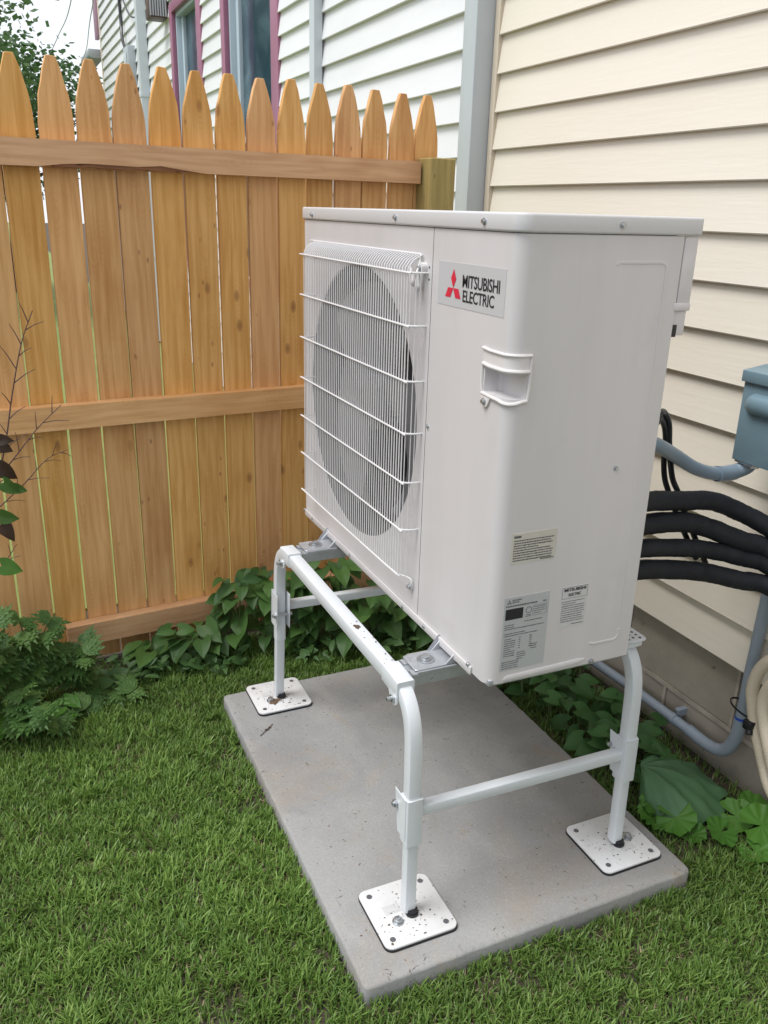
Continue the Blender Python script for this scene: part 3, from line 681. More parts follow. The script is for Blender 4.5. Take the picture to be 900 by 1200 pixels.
# feet bolted to the carriers
for yf in (.142, .762):
    b = MB(); z = .5062
    b.prism(rrect(-.083, .004, yf-.030, yf+.030, .006, 3), z, z+.0028)
    b.box(-.083, -.0, yf-.038, yf-.0345, z-.004, z+.0036)
    b.add([(-.030, yf+.030, z+.0028), (.006, yf+.030, z+.0028), (.018, yf+.034, z+.034), (-.006, yf+.034, z+.030)], [(0, 1, 2, 3)])
    b.prism([(-.022, z+.002), (.016, z+.002), (.016, z+.030), (.004, z+.030)], yf-.030, yf-.0275, 'y'); b.prism([(-.022, z+.002), (.016, z+.002), (.016, z+.030), (.004, z+.030)], yf+.0275, yf+.030, 'y')
    ft = b.build('mounting_foot', galv, unit, bevel=.0008, seg=1)
    b = MB(); b.cyl((-.047, yf+.001, z+.0028), (0, 0, 1), .0175, .0018, 20); b.cyl((-.047, yf+.001, z+.0046), (0, 0, 1), .0115, .003, 16); b.cyl((-.047, yf+.001, z+.0070), (0, 0, 1), .0095, .005, 6); b.build('bolt', steel, ft, bevel=.0006)

# ------------------------------------------------------------------ stand
stand = thing('equipment_stand', 'white painted steel tube stand with four square foot plates under the heat pump', 'stand', (.14, .47, 0))
XF, XR = -.1095, .396
T28, T26, T23, T32 = rsq(.030, r=.004), rsq(.0275, r=.005), rsq(.0235, r=.003), rsq(.033, r=.003)
for xi, X in enumerate((XF, XR)):
    b = MB(); b.sweep([(X, .125, .4845), (X, .775, .4845)], T28, side=(1, 0, 0)); b.build('rail', standm, stand)
    for end in (0, 1):
        pts = [(.150, .4845), (.125, .4835), (.102, .476), (.082, .460), (.068, .438), (.060, .410), (.056, .37), (.054, .30), (.052, .20)]
        if end: pts = [(.757+(.150-y)*1.18, z) for y, z in pts]; pts = [(y+(.006*(1-(z/.4845))), z) for y, z in pts]
        yb = .0495 if not end else .893
        up = [(X, y, z) for y, z in pts]
        b = MB(); b.sweep(smooth_path(up, 3), T26, side=(1, 0, 0)); lg = b.build('leg', standm, stand)
        y2, y3 = up[-1][1], yb
        b = MB(); b.sweep([(X, y3, .016), (X, (y2+up[-2][1])/2, .24)], T23, side=(1, 0, 0)); b.build('inner_tube', standm, lg)
        zs = (.178, .280) if not end else (.245, .345)
        f = lambda z: y3+(up[-2][1]-y3)*(z-.016)/(.284)
        sg = -1 if X < 0 else 1; dn = 1 if not end else -1; ym = f((zs[0]+zs[1])/2)
        slope = (f(zs[1])-f(zs[0]))
        def U(y0_, y1_, x0_, x1_, za, zb_, taper=0):
            q = []
            for z_ in (za, zb_):
                o_ = f(z_)-ym; q.append([(x0_, ym+o_+y0_, z_), (x1_, ym+o_+y0_, z_), (x1_, ym+o_+(y1_ if z_ == zb_ or not taper else y1_*taper), z_), (x0_, ym+o_+(y1_ if z_ == zb_ or not taper else y1_*taper), z_)])
            b.add(q[0]+q[1], [(0, 1, 2, 3), (4, 5, 6, 7), (0, 1, 5, 4), (1, 2, 6, 5), (2, 3, 7, 6), (3, 0, 4, 7)])
        b = MB(); b.sweep([(X, f(zs[0])-dn*.0005, zs[0]), (X, f(zs[1])-dn*.0005, zs[1])], T32, side=(1, 0, 0)) if not end else U(.0155, .0180, X-.0178, X+.0178, *zs)
        sl = b.build('sleeve', standm, lg)
        for sx_ in (-1, 1):
            b = MB(); xx = X+sx_*.0172; U(-dn*.010, dn*.036, xx-.0011, xx+.0011, zs[0]+(.012 if not end else 0), zs[1]+.001, .62 if not end else 0); b.build('tab', standm, sl, bevel=.0008, seg=1)
        zz = zs[1]-.030 if not end else (zs[0]+zs[1])/2-.01; yy = f(zz)+dn*.027
        b = MB(); b.cyl((X-sg*.026, yy, zz), (sg, 0, 0), .0042, .054, 10); b.cyl((X+sg*.0185, yy, zz), (sg, 0, 0), .0080, .0055, 6); b.build('bolt', steel, sl)
        # cap over the rail joint
        yc = .132 if not end else .768; sgn = 1 if not end else -1
        b = MB(); b.sweep([(X, yc-.034, .4825), (X, yc+.034, .4865)] if not end else [(X, yc-.034, .4865), (X, yc+.034, .4825)], rsq(.0355, .0355, .003), side=(1, 0, 0))
        b.prism([(yc-sgn*.034, .472), (yc+sgn*.004, .472), (yc-sgn*.006, .452), (yc-sgn*.022, .446), (yc-sgn*.034, .455)], X+sg*.0150, X+sg*.0178, 'x')
        cp = b.build('joint_collar', standm, stand)
        b = MB(); b.cyl((X+sg*.0175, yc-sgn*.020, .462), (sg, 0, 0), .0042, .014, 10); b.cyl((X+sg*.0175, yc-sgn*.020, .462), (sg, 0, 0), .0080, .005, 6); b.build('bolt', steel, cp)
        # foot plate on a rubber pad
        hs = .0765; yq = yb+.004
        b = MB(); b.prism(rrect(X-hs, X+hs, yq-hs, yq+hs, .016, 5), .0045, .0095); pl = b.build('foot_plate', platem, stand, bevel=.0012)
        b = MB(); b.prism(rrect(X-hs-.001, X+hs+.0015, yq-hs-.0015, yq+hs+.001, .017, 5), .0003, .0043); b.build('rubber_pad', rubber, pl)
        for sx_ in (-1, 1):
            for sy_ in (-1, 1): b = MB(); b.cyl((X+sx_*.057, yq+sy_*.057, .0097), (0, 0, 1), .0058, .0006, 14); b.build('bolt_hole', inkgrey, pl, smooth=0)
        b = MB(); b.cyl((X+.004, yb-.010, .0096), (0, 0, 1), .0125, .006, 16); b.cyl((X+.004, yb-.010, .0096), (0, 0, 1), .0105, .012, 16); b.build('leg_socket', darkm, pl)
        ax, ay = (X-.030, yb-.018) if X < 0 else (X+.036, yb+.0)
        b = MB(); b.cyl((ax, ay, .0096), (0, 0, 1), .0115, .0018, 18); b.cyl((ax, ay, .0112), (0, 0, 1), .0088, .0065, 6); b.cyl((ax, ay, .0175), (0, 0, 1), .0052, .003, 12); b.build('bolt', steel, pl, bevel=.0006)
        b = MB(); qx = -.046 if X < 0 else .0; qy = .004 if X < 0 else -.034
        b.box(X+qx, X+qx+.034, yb+qy, yb+qy+.022, .0097, .0101); b.box(X+qx+.006, X+qx+.03, yb+qy+.003, yb+qy+.009, .0101, .0112); b.build('foot_label', labelw, pl)
for (y, z) in ((.055, .246), (.872, .300)):
    b = MB(); b.sweep([(XF+.0155, y, z), (XR-.0155, y, z-.006)], rsq(.0225, .0225, .0025), side=(0, 0, 1)); b.build('crossbar', standm, stand)
for y in (.137, .757):
    b = MB(); sec = [(-.030, .000), (-.030, .024), (-.012, .024), (-.010, .018), (.010, .018), (.012, .024), (.030, .024), (.030, 0), (.027, 0), (.027, .020), (-.027, .020), (-.027, 0)]
    x0, x1 = XF+.0185, XR-.0185
    vs = [(x, y+u, .4805+v) for x in (x0, x1) for u, v in sec]; k = len(sec)
    b.add(vs, [(j, (j+1) % k, k+(j+1) % k, k+j) for j in range(k)]); b.build('carrier_channel', galv, stand, smooth=20)
    b = MB(); b.prism(rrect(XR-.030, XR+.024, y-.076, y-.002, .012, 4), .4995, .5035); b.prism(rrect(XR-.026, XR+.020, y-.070, y-.004, .010, 4), .4855, .4994)
    pc = b.build('perforated_plate', standm, stand, bevel=.001, seg=1)
    b = MB()
    for ix in range(3):
        for iy in range(5): b.cyl((XR-.018+.014*ix, y-.066+.0125*iy+(.004 if ix % 2 else 0), .5037), (0, 0, 1), .0030, .0003, 8)
    b.build('perforation', inkm, pc, smooth=0)
def patch(b, cx, cy, z, r, seed, k=11, asp=1):
    rr = random.Random(seed); b.add([(cx, cy, z+.0006)]+[(cx+math.cos(2*PI*i/k)*r*rr.uniform(.5, 1.1), cy+math.sin(2*PI*i/k)*r*asp*rr.uniform(.5, 1.1), z) for i in range(k)], [(0, 1+i, 1+(i+1) % k) for i in range(k)])

# ------------------------------------------------------------------ wall box, conduits, refrigerant lines
BXX = .724
dbx = thing('disconnect_box', 'blue grey metal electrical box with a rolled handle, on the beige siding', 'electrical box', (.79, .08, .82))
b = MB(); b.box(BXX+.004, .843, -.085, .205, .818, 1.0); b.build('box_body', boxm, dbx, bevel=.003)
b = MB(); b.prism([(BXX-.008, .988), (BXX-.008, 1.012), (.843, 1.030), (.843, .988)], -.090, .2095, 'y'); b.build('rain_hood', boxm, dbx, bevel=.002)
b = MB(); b.box(BXX, BXX+.0035, -.086, .2065, .816, .987); b.build('front_cover', boxm, dbx, bevel=.0015)
b = MB(); pts = [(BXX+.008, .188, .944), (BXX+.006, .182, .944), (BXX+.004, .172, .944), (BXX+.004, .12, .944), (BXX+.004, -.05, .944), (BXX+.008, -.065, .944)]
prof = [(.024*math.cos(q), .024*math.sin(q)) for q in [2*PI*i/20 for i in range(20)]]
b.sweep(pts, [(u, v*.9) for u, v in prof], side=(0, 0, 1), scales=[.55, .82, 1, 1, 1, .6]); b.build('rolled_handle', boxm, dbx, smooth=60)
b = MB(); b.box(BXX+.002, BXX+.05, .150, .200, .8115, .8165); b.build('bottom_flange', steel, dbx, bevel=.001)
FL = [(.316, .085, .915), (.36, .10, .912), (.42, .118, .897), (.52, .168, .853), (.60, .184, .812), (.67, .190, .791), (.725, .193, .789), (.748, .185, .800), (.752, .178, .812)]
cnd = thing('conduit', 'curved grey flexible conduit running from the heat pump to the blue grey box', 'conduit', (.55, .17, .82))
b = MB(); b.tube(smooth_path(FL[:7], 6), .0145, 14); b.build('conduit_tube', flexm, cnd, smooth=60)
b = MB(); b.tube(smooth_path([FL[5], (.70, .192, .788), FL[6]], 4), .0175, 14); b.tube(smooth_path([FL[6], FL[7], FL[8]], 4), .0165, 14); b.build('elbow_fitting', flexm, cnd, smooth=60)
b = MB(); b.cyl((.752, .178, .803), (0, 0, 1), .021, .006, 8); b.build('lock_nut', steel, cnd)
pipes = [[(.4, .1, .788), (.52, .126, .767), (.6, .128, .757), (.67, .122, .730), (.73, .085, .697), (.77, .03, .655), (.79, -.05, .60), (.80, -.2, .53)],
         [(.4, .101, .739), (.52, .117, .724), (.6, .116, .699), (.67, .098, .67), (.73, .075, .650), (.775, .01, .60), (.79, -.08, .54), (.80, -.2, .48)],
         [(.4, .099, .689), (.52, .106, .671), (.6, .106, .654), (.67, .091, .634), (.73, .066, .615), (.77, .0, .56), (.79, -.08, .50), (.80, -.2, .44)],
         [(.4, .098, .643), (.52, .097, .625), (.6, .096, .605), (.67, .08, .585), (.73, .057, .572), (.77, .0, .53), (.79, -.08, .47), (.80, -.2, .40)]]
labs = ['thick black insulated pipe, topmost of the four leaving the heat pump', 'thick black insulated pipe, second from the top of the four', 'thick black insulated pipe, third from the top of the four', 'thick black insulated pipe, lowest of the four leaving the heat pump']
for i, (p, lb) in enumerate(zip(pipes, labs)):
    p = [(.314, p[0][1]-.008, p[0][2]-.004)] + p
    pp = smooth_path(p, 14); rp = random.Random(i+40)
    b = MB(); b.tube([q+Vector((0, rp.uniform(-.0004, .0004), rp.uniform(-.0004, .0004))) for q in pp], (.0202, .0212, .0188, .0202)[i], 18, scales=[1+.018*math.sin(k_*.7+i)+rp.uniform(-.014, .014) for k_ in range(len(pp))]); tag(b.build('insulated_pipe', insul, smooth=60), lb, 'pipe', 'black insulated pipes')
for i, (p, lb) in enumerate((([(.318, .14, .905), (.40, .14, .92), (.44, .146, .930), (.46, .160, .938), (.5, .185, .91), (.53, .208, .869), (.55, .226, .821), (.56, .227, .782), (.57, .222, .754), (.58, .207, .718), (.6, .193, .671), (.64, .18, .60)], 'thin black cable, left one of the two arching behind the grey conduit'),
                ([(.318, .135, .93), (.40, .137, .945), (.44, .143, .951), (.47, .161, .948), (.505, .180, .918), (.535, .202, .867), (.555, .212, .824), (.57, .214, .783), (.582, .204, .753), (.6, .194, .708), (.62, .180, .661), (.66, .17, .59)], 'thin black cable, right one of the two arching behind the grey conduit'))):
    b = MB(); b.tube(smooth_path(p, 6), .0062, 10); tag(b.build('cable', cable, smooth=60), lb, 'cable', 'black cables behind the heat pump')
XC = .828
vc = thing('conduit', 'grey plastic conduit coming down the wall, bending and running along the block foundation', 'conduit', (XC, .4, .05))
path = [(XC, .118, .82), (XC, .125, .70), (XC, .132, .50), (XC, .137, .292), (XC, .138, .16)]
b = MB(); b.tube(path, .0138, 16); b.build('upright_tube', pvc, vc, smooth=60)
el = [(XC, .138, .165), (XC, .139, .13), (XC, .146, .095), (XC, .163, .062), (XC, .192, .042), (XC, .235, .036), (XC, .285, .038)]
b = MB(); b.tube(smooth_path(el, 5), .0158, 16); b.build('elbow', pvc, vc, smooth=60)
b = MB(); b.tube([(XC, .27, .0375), (XC, .51, .037), (XC, .66, .030), (XC, .90, .018), (XC, 1.3, .0)], .0138, 16); b.build('long_tube', pvc, vc, smooth=60)
b = MB(); b.tube([(XC, .1375, .172), (XC, .1378, .156)], .0148, 16); b.build('blue_band', bluem, vc, smooth=60)
b = MB(); b.tube([(XC, .338, .038), (XC, .352, .038)], .0162, 16); b.box(XC+.004, .865, .338, .352, .046, .066); b.build('pipe_clamp', pvc, vc, smooth=40)
b = MB(); b.cyl((XC+.01, .345, .060), (-1, 0, 0), .0055, .010, 8); b.build('screw', steel, vc)
b = MB(); b.tube([(XC, .283, .0379), (XC, .289, .0379)], .0163, 16); b.build('joint_ring', pvc, vc, smooth=40)
def corrugated(pts, r, smooth_n, ribfrom):
    P = smooth_path(pts, smooth_n); Q = []; sc = []
    # resample evenly
    L = [0]
    for a, b_ in zip(P, P[1:]): L.append(L[-1]+(b_-a).length)
    n = int(L[-1]/.0022)
    for i in range(n+1):
        d = L[-1]*i/n; j = max(k for k in range(len(L)) if L[k] <= d+1e-9); j = min(j, len(P)-2)
        t = (d-L[j])/max(1e-9, L[j+1]-L[j]); Q.append(P[j].lerp(P[j+1], t)); sc.append(1+(.035*math.sin(2*PI*i/3) if d > ribfrom else 0))
    b = MB(); b.tube(Q, r, 14, scales=sc); return b
hA = [(.80, -.05, .40), (.795, .01, .402), (.79, .045, .388), (.79, .070, .363), (.79, .086, .328), (.79, .092, .285), (.79, .084, .25), (.79, .065, .199), (.79, .04, .153), (.79, .019, .115), (.78, -.015, .083), (.77, -.07, .05), (.75, -.14, -.03)]
hB = [(.78, -.10, .36), (.77, -.04, .37), (.76, -.005, .366), (.762, .020, .345), (.766, .036, .31), (.77, .041, .268), (.775, .030, .225), (.77, .003, .182), (.77, -.022, .137), (.76, -.06, .09), (.74, -.13, -.03)]
tag(corrugated(hA, .0145, 6, .22).build('drain_hose', hosem, smooth=60), 'cream ribbed hose nearer the grey conduit, looping down beside the foundation', 'hose', 'cream drain hoses')
tag(corrugated(hB, .0140, 6, .15).build('drain_hose', hosem, smooth=60), 'cream ribbed hose at the right edge, outer one of the pair', 'hose', 'cream drain hoses')
ct = thing('cable_tie', 'black strap tying the cream hose to the grey conduit', 'strap', (.80, .10, .22))
ring = [(.811+.034*math.cos(q), .108+.048*math.sin(q), .212-.006*math.cos(q)+.006*math.sin(q)) for q in [2*PI*i/24 for i in range(25)]]
b = MB(); b.sweep(ring, [(.0022, .001), (.0022, -.001), (-.0022, -.001), (-.0022, .001)], side=(0, 0, 1)); b.build('strap', cable, ct)
b = MB(); b.box(.768, .786, .058, .084, .190, .214); b.tube([(.775, .066, .194), (.770, .062, .182)], .009, 8); b.build('buckle', cable, ct, bevel=.003)

# ------------------------------------------------------------------ plants
def leaf_blade(L, wfun, nt=7, ns=4, fold=.25, droop=.25, lobe=0, wave=0, seed=0):
    b = MB(); vs = []; rr = random.Random(seed)
    for i in range(nt+1):
        t = i/nt; w_ = wfun(t)
        for j in range(ns+1):
            s = 2*j/ns-1; y = t*L - lobe*L*abs(s)**1.5*(1-t)**2.5
            z = fold*abs(s)*w_*.8 - droop*L*t*t + wave*L*math.sin(t*9+s*2+seed)*abs(s)
            vs.append((s*w_, y, z+rr.uniform(-.01, .01)*L*abs(s)))
    k = ns+1; fs = [(i*k+j, i*k+j+1, (i+1)*k+j+1, (i+1)*k+j) for i in range(nt) for j in range(ns)]
    b.add(vs, fs); return b
heart = lambda a: (lambda t: a*(math.sin(PI*min(1, (t*1.0+.16))**.72)**.9 if t < .84 else a*0+ (1-t)/.16*.42) if t < 1 else 0.0005)
def heart_w(a):
    tab = [(0, .62), (.1, .88), (.22, 1.0), (.38, .97), (.55, .80), (.7, .57), (.84, .31), (1, .01)]
    def f(t):
        for (t0, v0), (t1, v1) in zip(tab, tab[1:]):
            if t <= t1: return a*(v0+(v1-v0)*(t-t0)/(t1-t0))
        return .0004
    return f
def lance_w(a): return lambda t: a*(math.sin(PI*(t**.8))**.8 if 0 < t < 1 else .03)
def mesh_heart(seed): 
    b = leaf_blade(1.0, heart_w(.44), 8, 6, .35, .22+.1*(seed % 3), .28, .02, seed); m = b.mesh('leaf', 0, 60); m.materials.append(vine_leaf); return m
def mesh_cut(seed, mat=None, n=7, wd=.105):
    b = MB(); rr = random.Random(seed)
    for i in range(n):
        a = (i-(n-1)/2)*(2.1/(n-1))*.95+rr.uniform(-.06, .06); L = (1.0-.35*abs(a)/1.05)*rr.uniform(.85, 1.05); y0 = .18*(1-abs(a))
        lf = leaf_blade(L-.1, lance_w(wd*rr.uniform(.85, 1.2)), 5, 2, .4, .25, 0, .0, seed+i)
        # teeth on each finger
        vs = [(x*math.cos(a)+y*math.sin(a), -x*math.sin(a)+y*math.cos(a)+y0*.4, z) for x, y, z in lf.v]; b.add(vs, lf.f)
        for tt in (.4, .62):
            for sg in (-1, 1):
                x, y = 0, tt*(L-.1); p = [(x, y-.03), (x+sg*wd*1.25, y+.16), (x, y+.10)]
                b.add([(u*math.cos(a)+v*math.sin(a), -u*math.sin(a)+v*math.cos(a)+y0*.4, -.25*tt*tt*(L-.1)+.02) for u, v in p], [(0, 1, 2)])
    m = b.mesh('leaf', 0, 60); m.materials.append(mat or weed_leaf); return m
def mesh_round(seed, mat, lob=5, n=40, ripple=.10, cup=.15):
    b = MB(); rr = random.Random(seed); rings = 4; vs = [(0, 0, 0)]
    for k in range(1, rings+1):
        for i in range(n):
            q = -PI/2+ .22+(2*PI-.44)*i/(n-1); R = (.50+.05*abs(math.sin(lob*q*.5+.7))+(.018*math.sin(q*23) if k == rings else 0))*k/rings
            vs.append((R*math.cos(q), R*math.sin(q)+.0, cup*(k/rings)**2*.5+ripple*.35*math.cos(lob*2*q)*(k/rings)**2+rr.uniform(-.01, .01)))
    fs = [(0, 1+i, 2+i) for i in range(n-1)]
    for k in range(rings-1):
        for i in range(n-1): fs.append((1+k*n+i, 1+(k+1)*n+i, 2+(k+1)*n+i, 2+k*n+i))
    b.add(vs, fs); m = b.mesh('leaf', 0, 60); m.materials.append(mat); return m
HEARTS = [mesh_heart(i) for i in range(5)]; CUTS = [mesh_cut(i) for i in range(4)]
def put_leaf(parent, me, pos, direction, size, roll=0.0, name='leaf', normal=(0, 0, 1)):
    """leaf base at pos, tip towards direction, upper face towards normal"""
    y = Vector(direction).normalized(); z = Vector(normal); z = (z - y*z.dot(y)); z = z.normalized() if z.length > 1e-4 else y.orthogonal().normalized()
    x = y.cross(z); R = Matrix((x, y, z)).transposed().to_4x4() @ Matrix.Rotation(roll, 4, 'Y')
    o = bpy.data.objects.new(name, me); COL.objects.link(o); o.parent = parent; o.rotation_euler = R.to_euler(); o.location = Vector(pos)-wloc(parent); o.scale = (size, size, size); return o
rv = random.Random(11)
GZ0 = -.040
# vine clumps along the foot of the fence
spots = [(-.40, 1.27, .05, .07, 10, 'low heart leaved vine below the bottom rail at the far left of the row'),
         (-.27, 1.25, .10, .09, 12, 'heart leaved vine with one pair of leaves in front of the bottom rail'),
         (-.12, 1.26, .24, .08, 15, 'tall heart leaved vine climbing at the right end of the bottom rail'),
         (.00, 1.25, .22, .12, 26, 'dark heart leaved vine behind the far white stand leg'),
         (.14, 1.22, .28, .12, 30, 'dark heart leaved vine under the far end of the heat pump'),
         (.27, 1.16, .22, .12, 26, 'dark heart leaved vine in the deep shade behind the crossbar'),
         (.42, 1.16, .16, .13, 24, 'heart leaved vine in the shade under the middle of the heat pump'),
         (.56, 1.08, .14, .12, 20, 'heart leaved vine at the far end of the concrete pad near the wall')]
for (x, y, h, rad, n, lab) in spots:
    t = thing('vine', lab, 'vine', (x, y, GZ0), 'vines along the foot of the fence')
    st = MB()
    for k in range(int(n*1.7)):
        a = rv.uniform(0, 2*PI); r = rad*math.sqrt(rv.random()); f = rv.random()**.8
        p = Vector((x+r*math.cos(a), y+r*math.sin(a)*.65, GZ0+.015+h*f+.03*rv.random()))
        out = Vector((math.cos(a)*.6-.35, math.sin(a)*.4-.75, rv.uniform(-.45, .25)))
        put_leaf(t, HEARTS[rv.randrange(5)], p, out, rv.uniform(.040, .078), rv.uniform(-.4, .4), normal=(-.2+rv.uniform(-.4, .4), -.55+rv.uniform(-.3, .3), 1))
        base = Vector((x+rv.uniform(-.3, .3)*rad, y, GZ0)); mid = base.lerp(p, .5)+Vector((0, 0, .03))
        st.tube([base, mid, p], .0012, 4)
    st.build('stem', stemm, t)
pl = [o for o in bpy.data.objects if o.name.startswith('vine') and abs(o.location.x+.27) < .01][0]
for (x, z, dx, s) in ((-.345, .105, -.7, .045), (-.318, .098, .8, .045), (-.075, .235, -.9, .05), (-.085, .19, -.5, .05)):
    put_leaf(pl, HEARTS[1], (x, 1.22, z), (dx, -.35, .05), s, 0, normal=(0, -.8, .6))
st = MB(); st.tube([(-.331, 1.22, .100), (-.333, 1.23, .04), (-.32, 1.25, -.05)], .0015, 5); st.build('stem', stemm, pl)
# feathery weed clump on the left
wspots = [(-.84, 1.10, .35, 30, 'tallest dark green cut leaved weed against the fence at the left edge'), (-.75, 1.15, .33, 34, 'bushy dark green cut leaved weed left of the bottom rail'),
          (-.66, 1.17, .20, 26, 'cut leaved weed leaning over the left end of the bottom rail'), (-.80, 1.00, .17, 22, 'cut leaved weed at the left edge nearest the lawn'),
          (-.69, 1.07, .08, 20, 'low cut leaved weed spreading onto the grass'), (-.57, 1.17, .05, 14, 'small cut leaved weed below the bottom rail'), (-.95, 1.05, .34, 24, 'cut leaved weed growing outside the left edge')]
for (x, y, h, n, lab) in wspots:
    t = thing('weed', lab, 'weed', (x, y, GZ0), 'cut leaved weeds by the fence'); st = MB()
    nst = max(3, n//6)
    for s_ in range(nst):
        bx_, by_ = x+rv.uniform(-.04, .04), y+rv.uniform(-.03, .03); tx, ty = x+rv.uniform(-.09, .09), y+rv.uniform(-.12, .02); hh = h*rv.uniform(.65, 1.0)
        P = [Vector((bx_, by_, GZ0)), Vector(((bx_*2+tx)/3, (by_*2+ty)/3, GZ0+hh*.55)), Vector((tx, ty, GZ0+hh))]
        st.tube(P, .0018, 5)
        m = int(n*1.5)//nst
        for k in range(m):
            f = .25+.75*(k+1)/m; p = P[0].lerp(P[1], f*2) if f < .5 else P[1].lerp(P[2], f*2-1); a = k*2.4+rv.random()
            up_ = .1 if k < m-1 else .8
            put_leaf(t, CUTS[rv.randrange(4)], p, (math.cos(a), math.sin(a)-.25, up_+rv.uniform(-.3, .15)), rv.uniform(.050, .082), rv.uniform(-.3, .3), normal=(-.1, -.5, 1))
    st.build('stem', stemm, t)
OV = [mesh_round(3, bright_leaf, 3, 24, .05, .1), mesh_heart(9)]; OV[1] = OV[1].copy(); OV[1].materials.clear(); OV[1].materials.append(bright_leaf)
t = thing('weed', 'bright green broad leaved weed at the foot of the cut leaved clump', 'weed', (-.80, 1.02, GZ0))
for k in range(14): put_leaf(t, OV[1], (-.80+rv.uniform(-.08, .20), 1.03+rv.uniform(-.06, .06), GZ0+.03+rv.random()*.04), (rv.uniform(-1, 1), -1, .1), rv.uniform(.035, .055), normal=(0, -.5, 1))
lance = leaf_blade(1.0, lance_w(.19), 6, 2, .4, .3, 0, .02, 3).mesh('leaf', 0, 60)
lowg = leaf_mat('low_weed_leaf', (.045, .11, .03), (.10, .19, .06), (.12, .2, .07)); lance.materials.append(lowg)
LH = HEARTS[3].copy(); LH.materials.clear(); LH.materials.append(lowg)
for (x, y, n, lab) in ((-.50, 1.21, 40, 'low pale green weeds below the left end of the bottom rail'), (-.36, 1.22, 44, 'low pale green weeds in front of the middle of the bottom rail'), (-.22, 1.20, 44, 'low pale green weeds left of the far white stand leg'), (.10, 1.14, 36, 'low pale weeds in front of the vines behind the pad'), (.34, 1.10, 30, 'low pale weeds in the shade at the far edge of the pad')):
    t = thing('weed', lab, 'weed', (x, y, GZ0), 'low weeds in front of the fence')
    for k in range(n):
        a = rv.uniform(0, 2*PI); p = (x+rv.uniform(-.085, .085), y+rv.uniform(-.06, .05), GZ0+.008+.045*rv.random())
        put_leaf(t, lance if rv.random() < .6 else LH, p, (math.cos(a), math.sin(a)-.3, rv.uniform(-.1, .9)), rv.uniform(.025, .05), rv.uniform(-.4, .4), normal=(-.1, -.5, 1))
# plants between the pad and the wall
t = thing('violet', 'leafy violet clump between the concrete pad and the block wall, beyond the rear leg', 'plant', (.64, .52, GZ0), 'plants between the pad and the wall'); st = MB()
VM = [m.copy() for m in HEARTS[:3]]
midg = leaf_mat('mid_leaf', (.035, .10, .025), (.065, .165, .04), (.10, .19, .07))
for m in VM: m.materials.clear(); m.materials.append(midg)
for k in range(60):
    x, y = .645+rv.uniform(-.09, .12), .54+rv.uniform(-.20, .20)
    p = (x, y, GZ0+.02+.09*rv.random()); a = rv.uniform(0, 2*PI); put_leaf(t, VM[rv.randrange(3)], p, (math.cos(a)-.2, math.sin(a)-.4, rv.uniform(-.3, .3)), rv.uniform(.04, .065), normal=(-.2, -.4, 1))
    st.tube([(x+rv.uniform(-.02, .02), y+rv.uniform(-.02, .02), GZ0), p], .0012, 4)
st.build('stem', stemm, t)['kind'] = 'stuff'
t = thing('violet', 'small leafy plants crowded at the far end of the strip by the wall', 'plant', (.66, .85, GZ0), 'plants between the pad and the wall')
for k in range(46):
    x, y = .66+rv.uniform(-.12, .14), .86+rv.uniform(-.16, .18); a = rv.uniform(0, 2*PI)
    put_leaf(t, VM[rv.randrange(3)], (x, y, GZ0+.02+.08*rv.random()), (math.cos(a)-.2, math.sin(a)-.4, rv.uniform(-.3, .3)), rv.uniform(.04, .06), normal=(-.2, -.4, 1))
t = thing('violet', 'darker leafy clump touching the rear leg of the stand beside the pad', 'plant', (.66, .30, GZ0), 'plants between the pad and the wall')
for k in range(30):
    x, y = .635+rv.uniform(-.05, .10), .29+rv.uniform(-.09, .10); a = rv.uniform(0, 2*PI)
    put_leaf(t, VM[rv.randrange(3)], (x, y, GZ0+.02+.08*rv.random()), (math.cos(a)-.2, math.sin(a)-.4, rv.uniform(-.3, .3)), rv.uniform(.04, .06), normal=(-.2, -.4, 1))
# big limp leaf
b = MB(); nr_, na_ = 14, 60; P0 = Vector((.605, .215, .012)); A0 = math.atan2(-.13, .165); vs = []; rb = random.Random(8)
folds = [rb.uniform(-.4, .4) for _ in range(20)]
for i in range(nr_+1):
    t_ = i/nr_
    for j in range(na_+1):
        u_ = 2*j/na_-1; an = u_*math.radians(88); Rm = .205*(max(0, math.cos(an*.93)))**.62*(1+.035*math.sin(u_*19)+.03*math.sin(u_*41+1))
        d_ = t_*Rm; x_, y_ = P0.x+d_*math.cos(A0+an), P0.y+d_*math.sin(A0+an)
        pleat = -.013*abs(math.sin(u_*8.2+.6*math.sin(t_*4)+.4))*t_**.8+.003*math.sin(t_*22+u_*9)*t_
        z_ = .012+.040*math.sin(PI*min(1, t_*.62+.16))**1.0-.045*t_**2.2*(1+.5*abs(u_))-.03*abs(u_)**1.5*t_+pleat+.006
        vs.append((x_, y_, max(z_, -.045)))
k = na_+1; b.add(vs, [(i*k+j, i*k+j+1, (i+1)*k+j+1, (i+1)*k+j) for i in range(nr_) for j in range(na_)])
tag(b.build('burdock_leaf', wilt_leaf, smooth=80), 'large limp wrinkled green leaf lying between the rear leg and the block wall', 'leaf')
MR = [mesh_round(s, bright_leaf) for s in (1, 2)]
t = thing('mallow', 'bright green scalloped leaves on the soil at the right edge', 'plant', (.74, .0, GZ0)); st = MB()
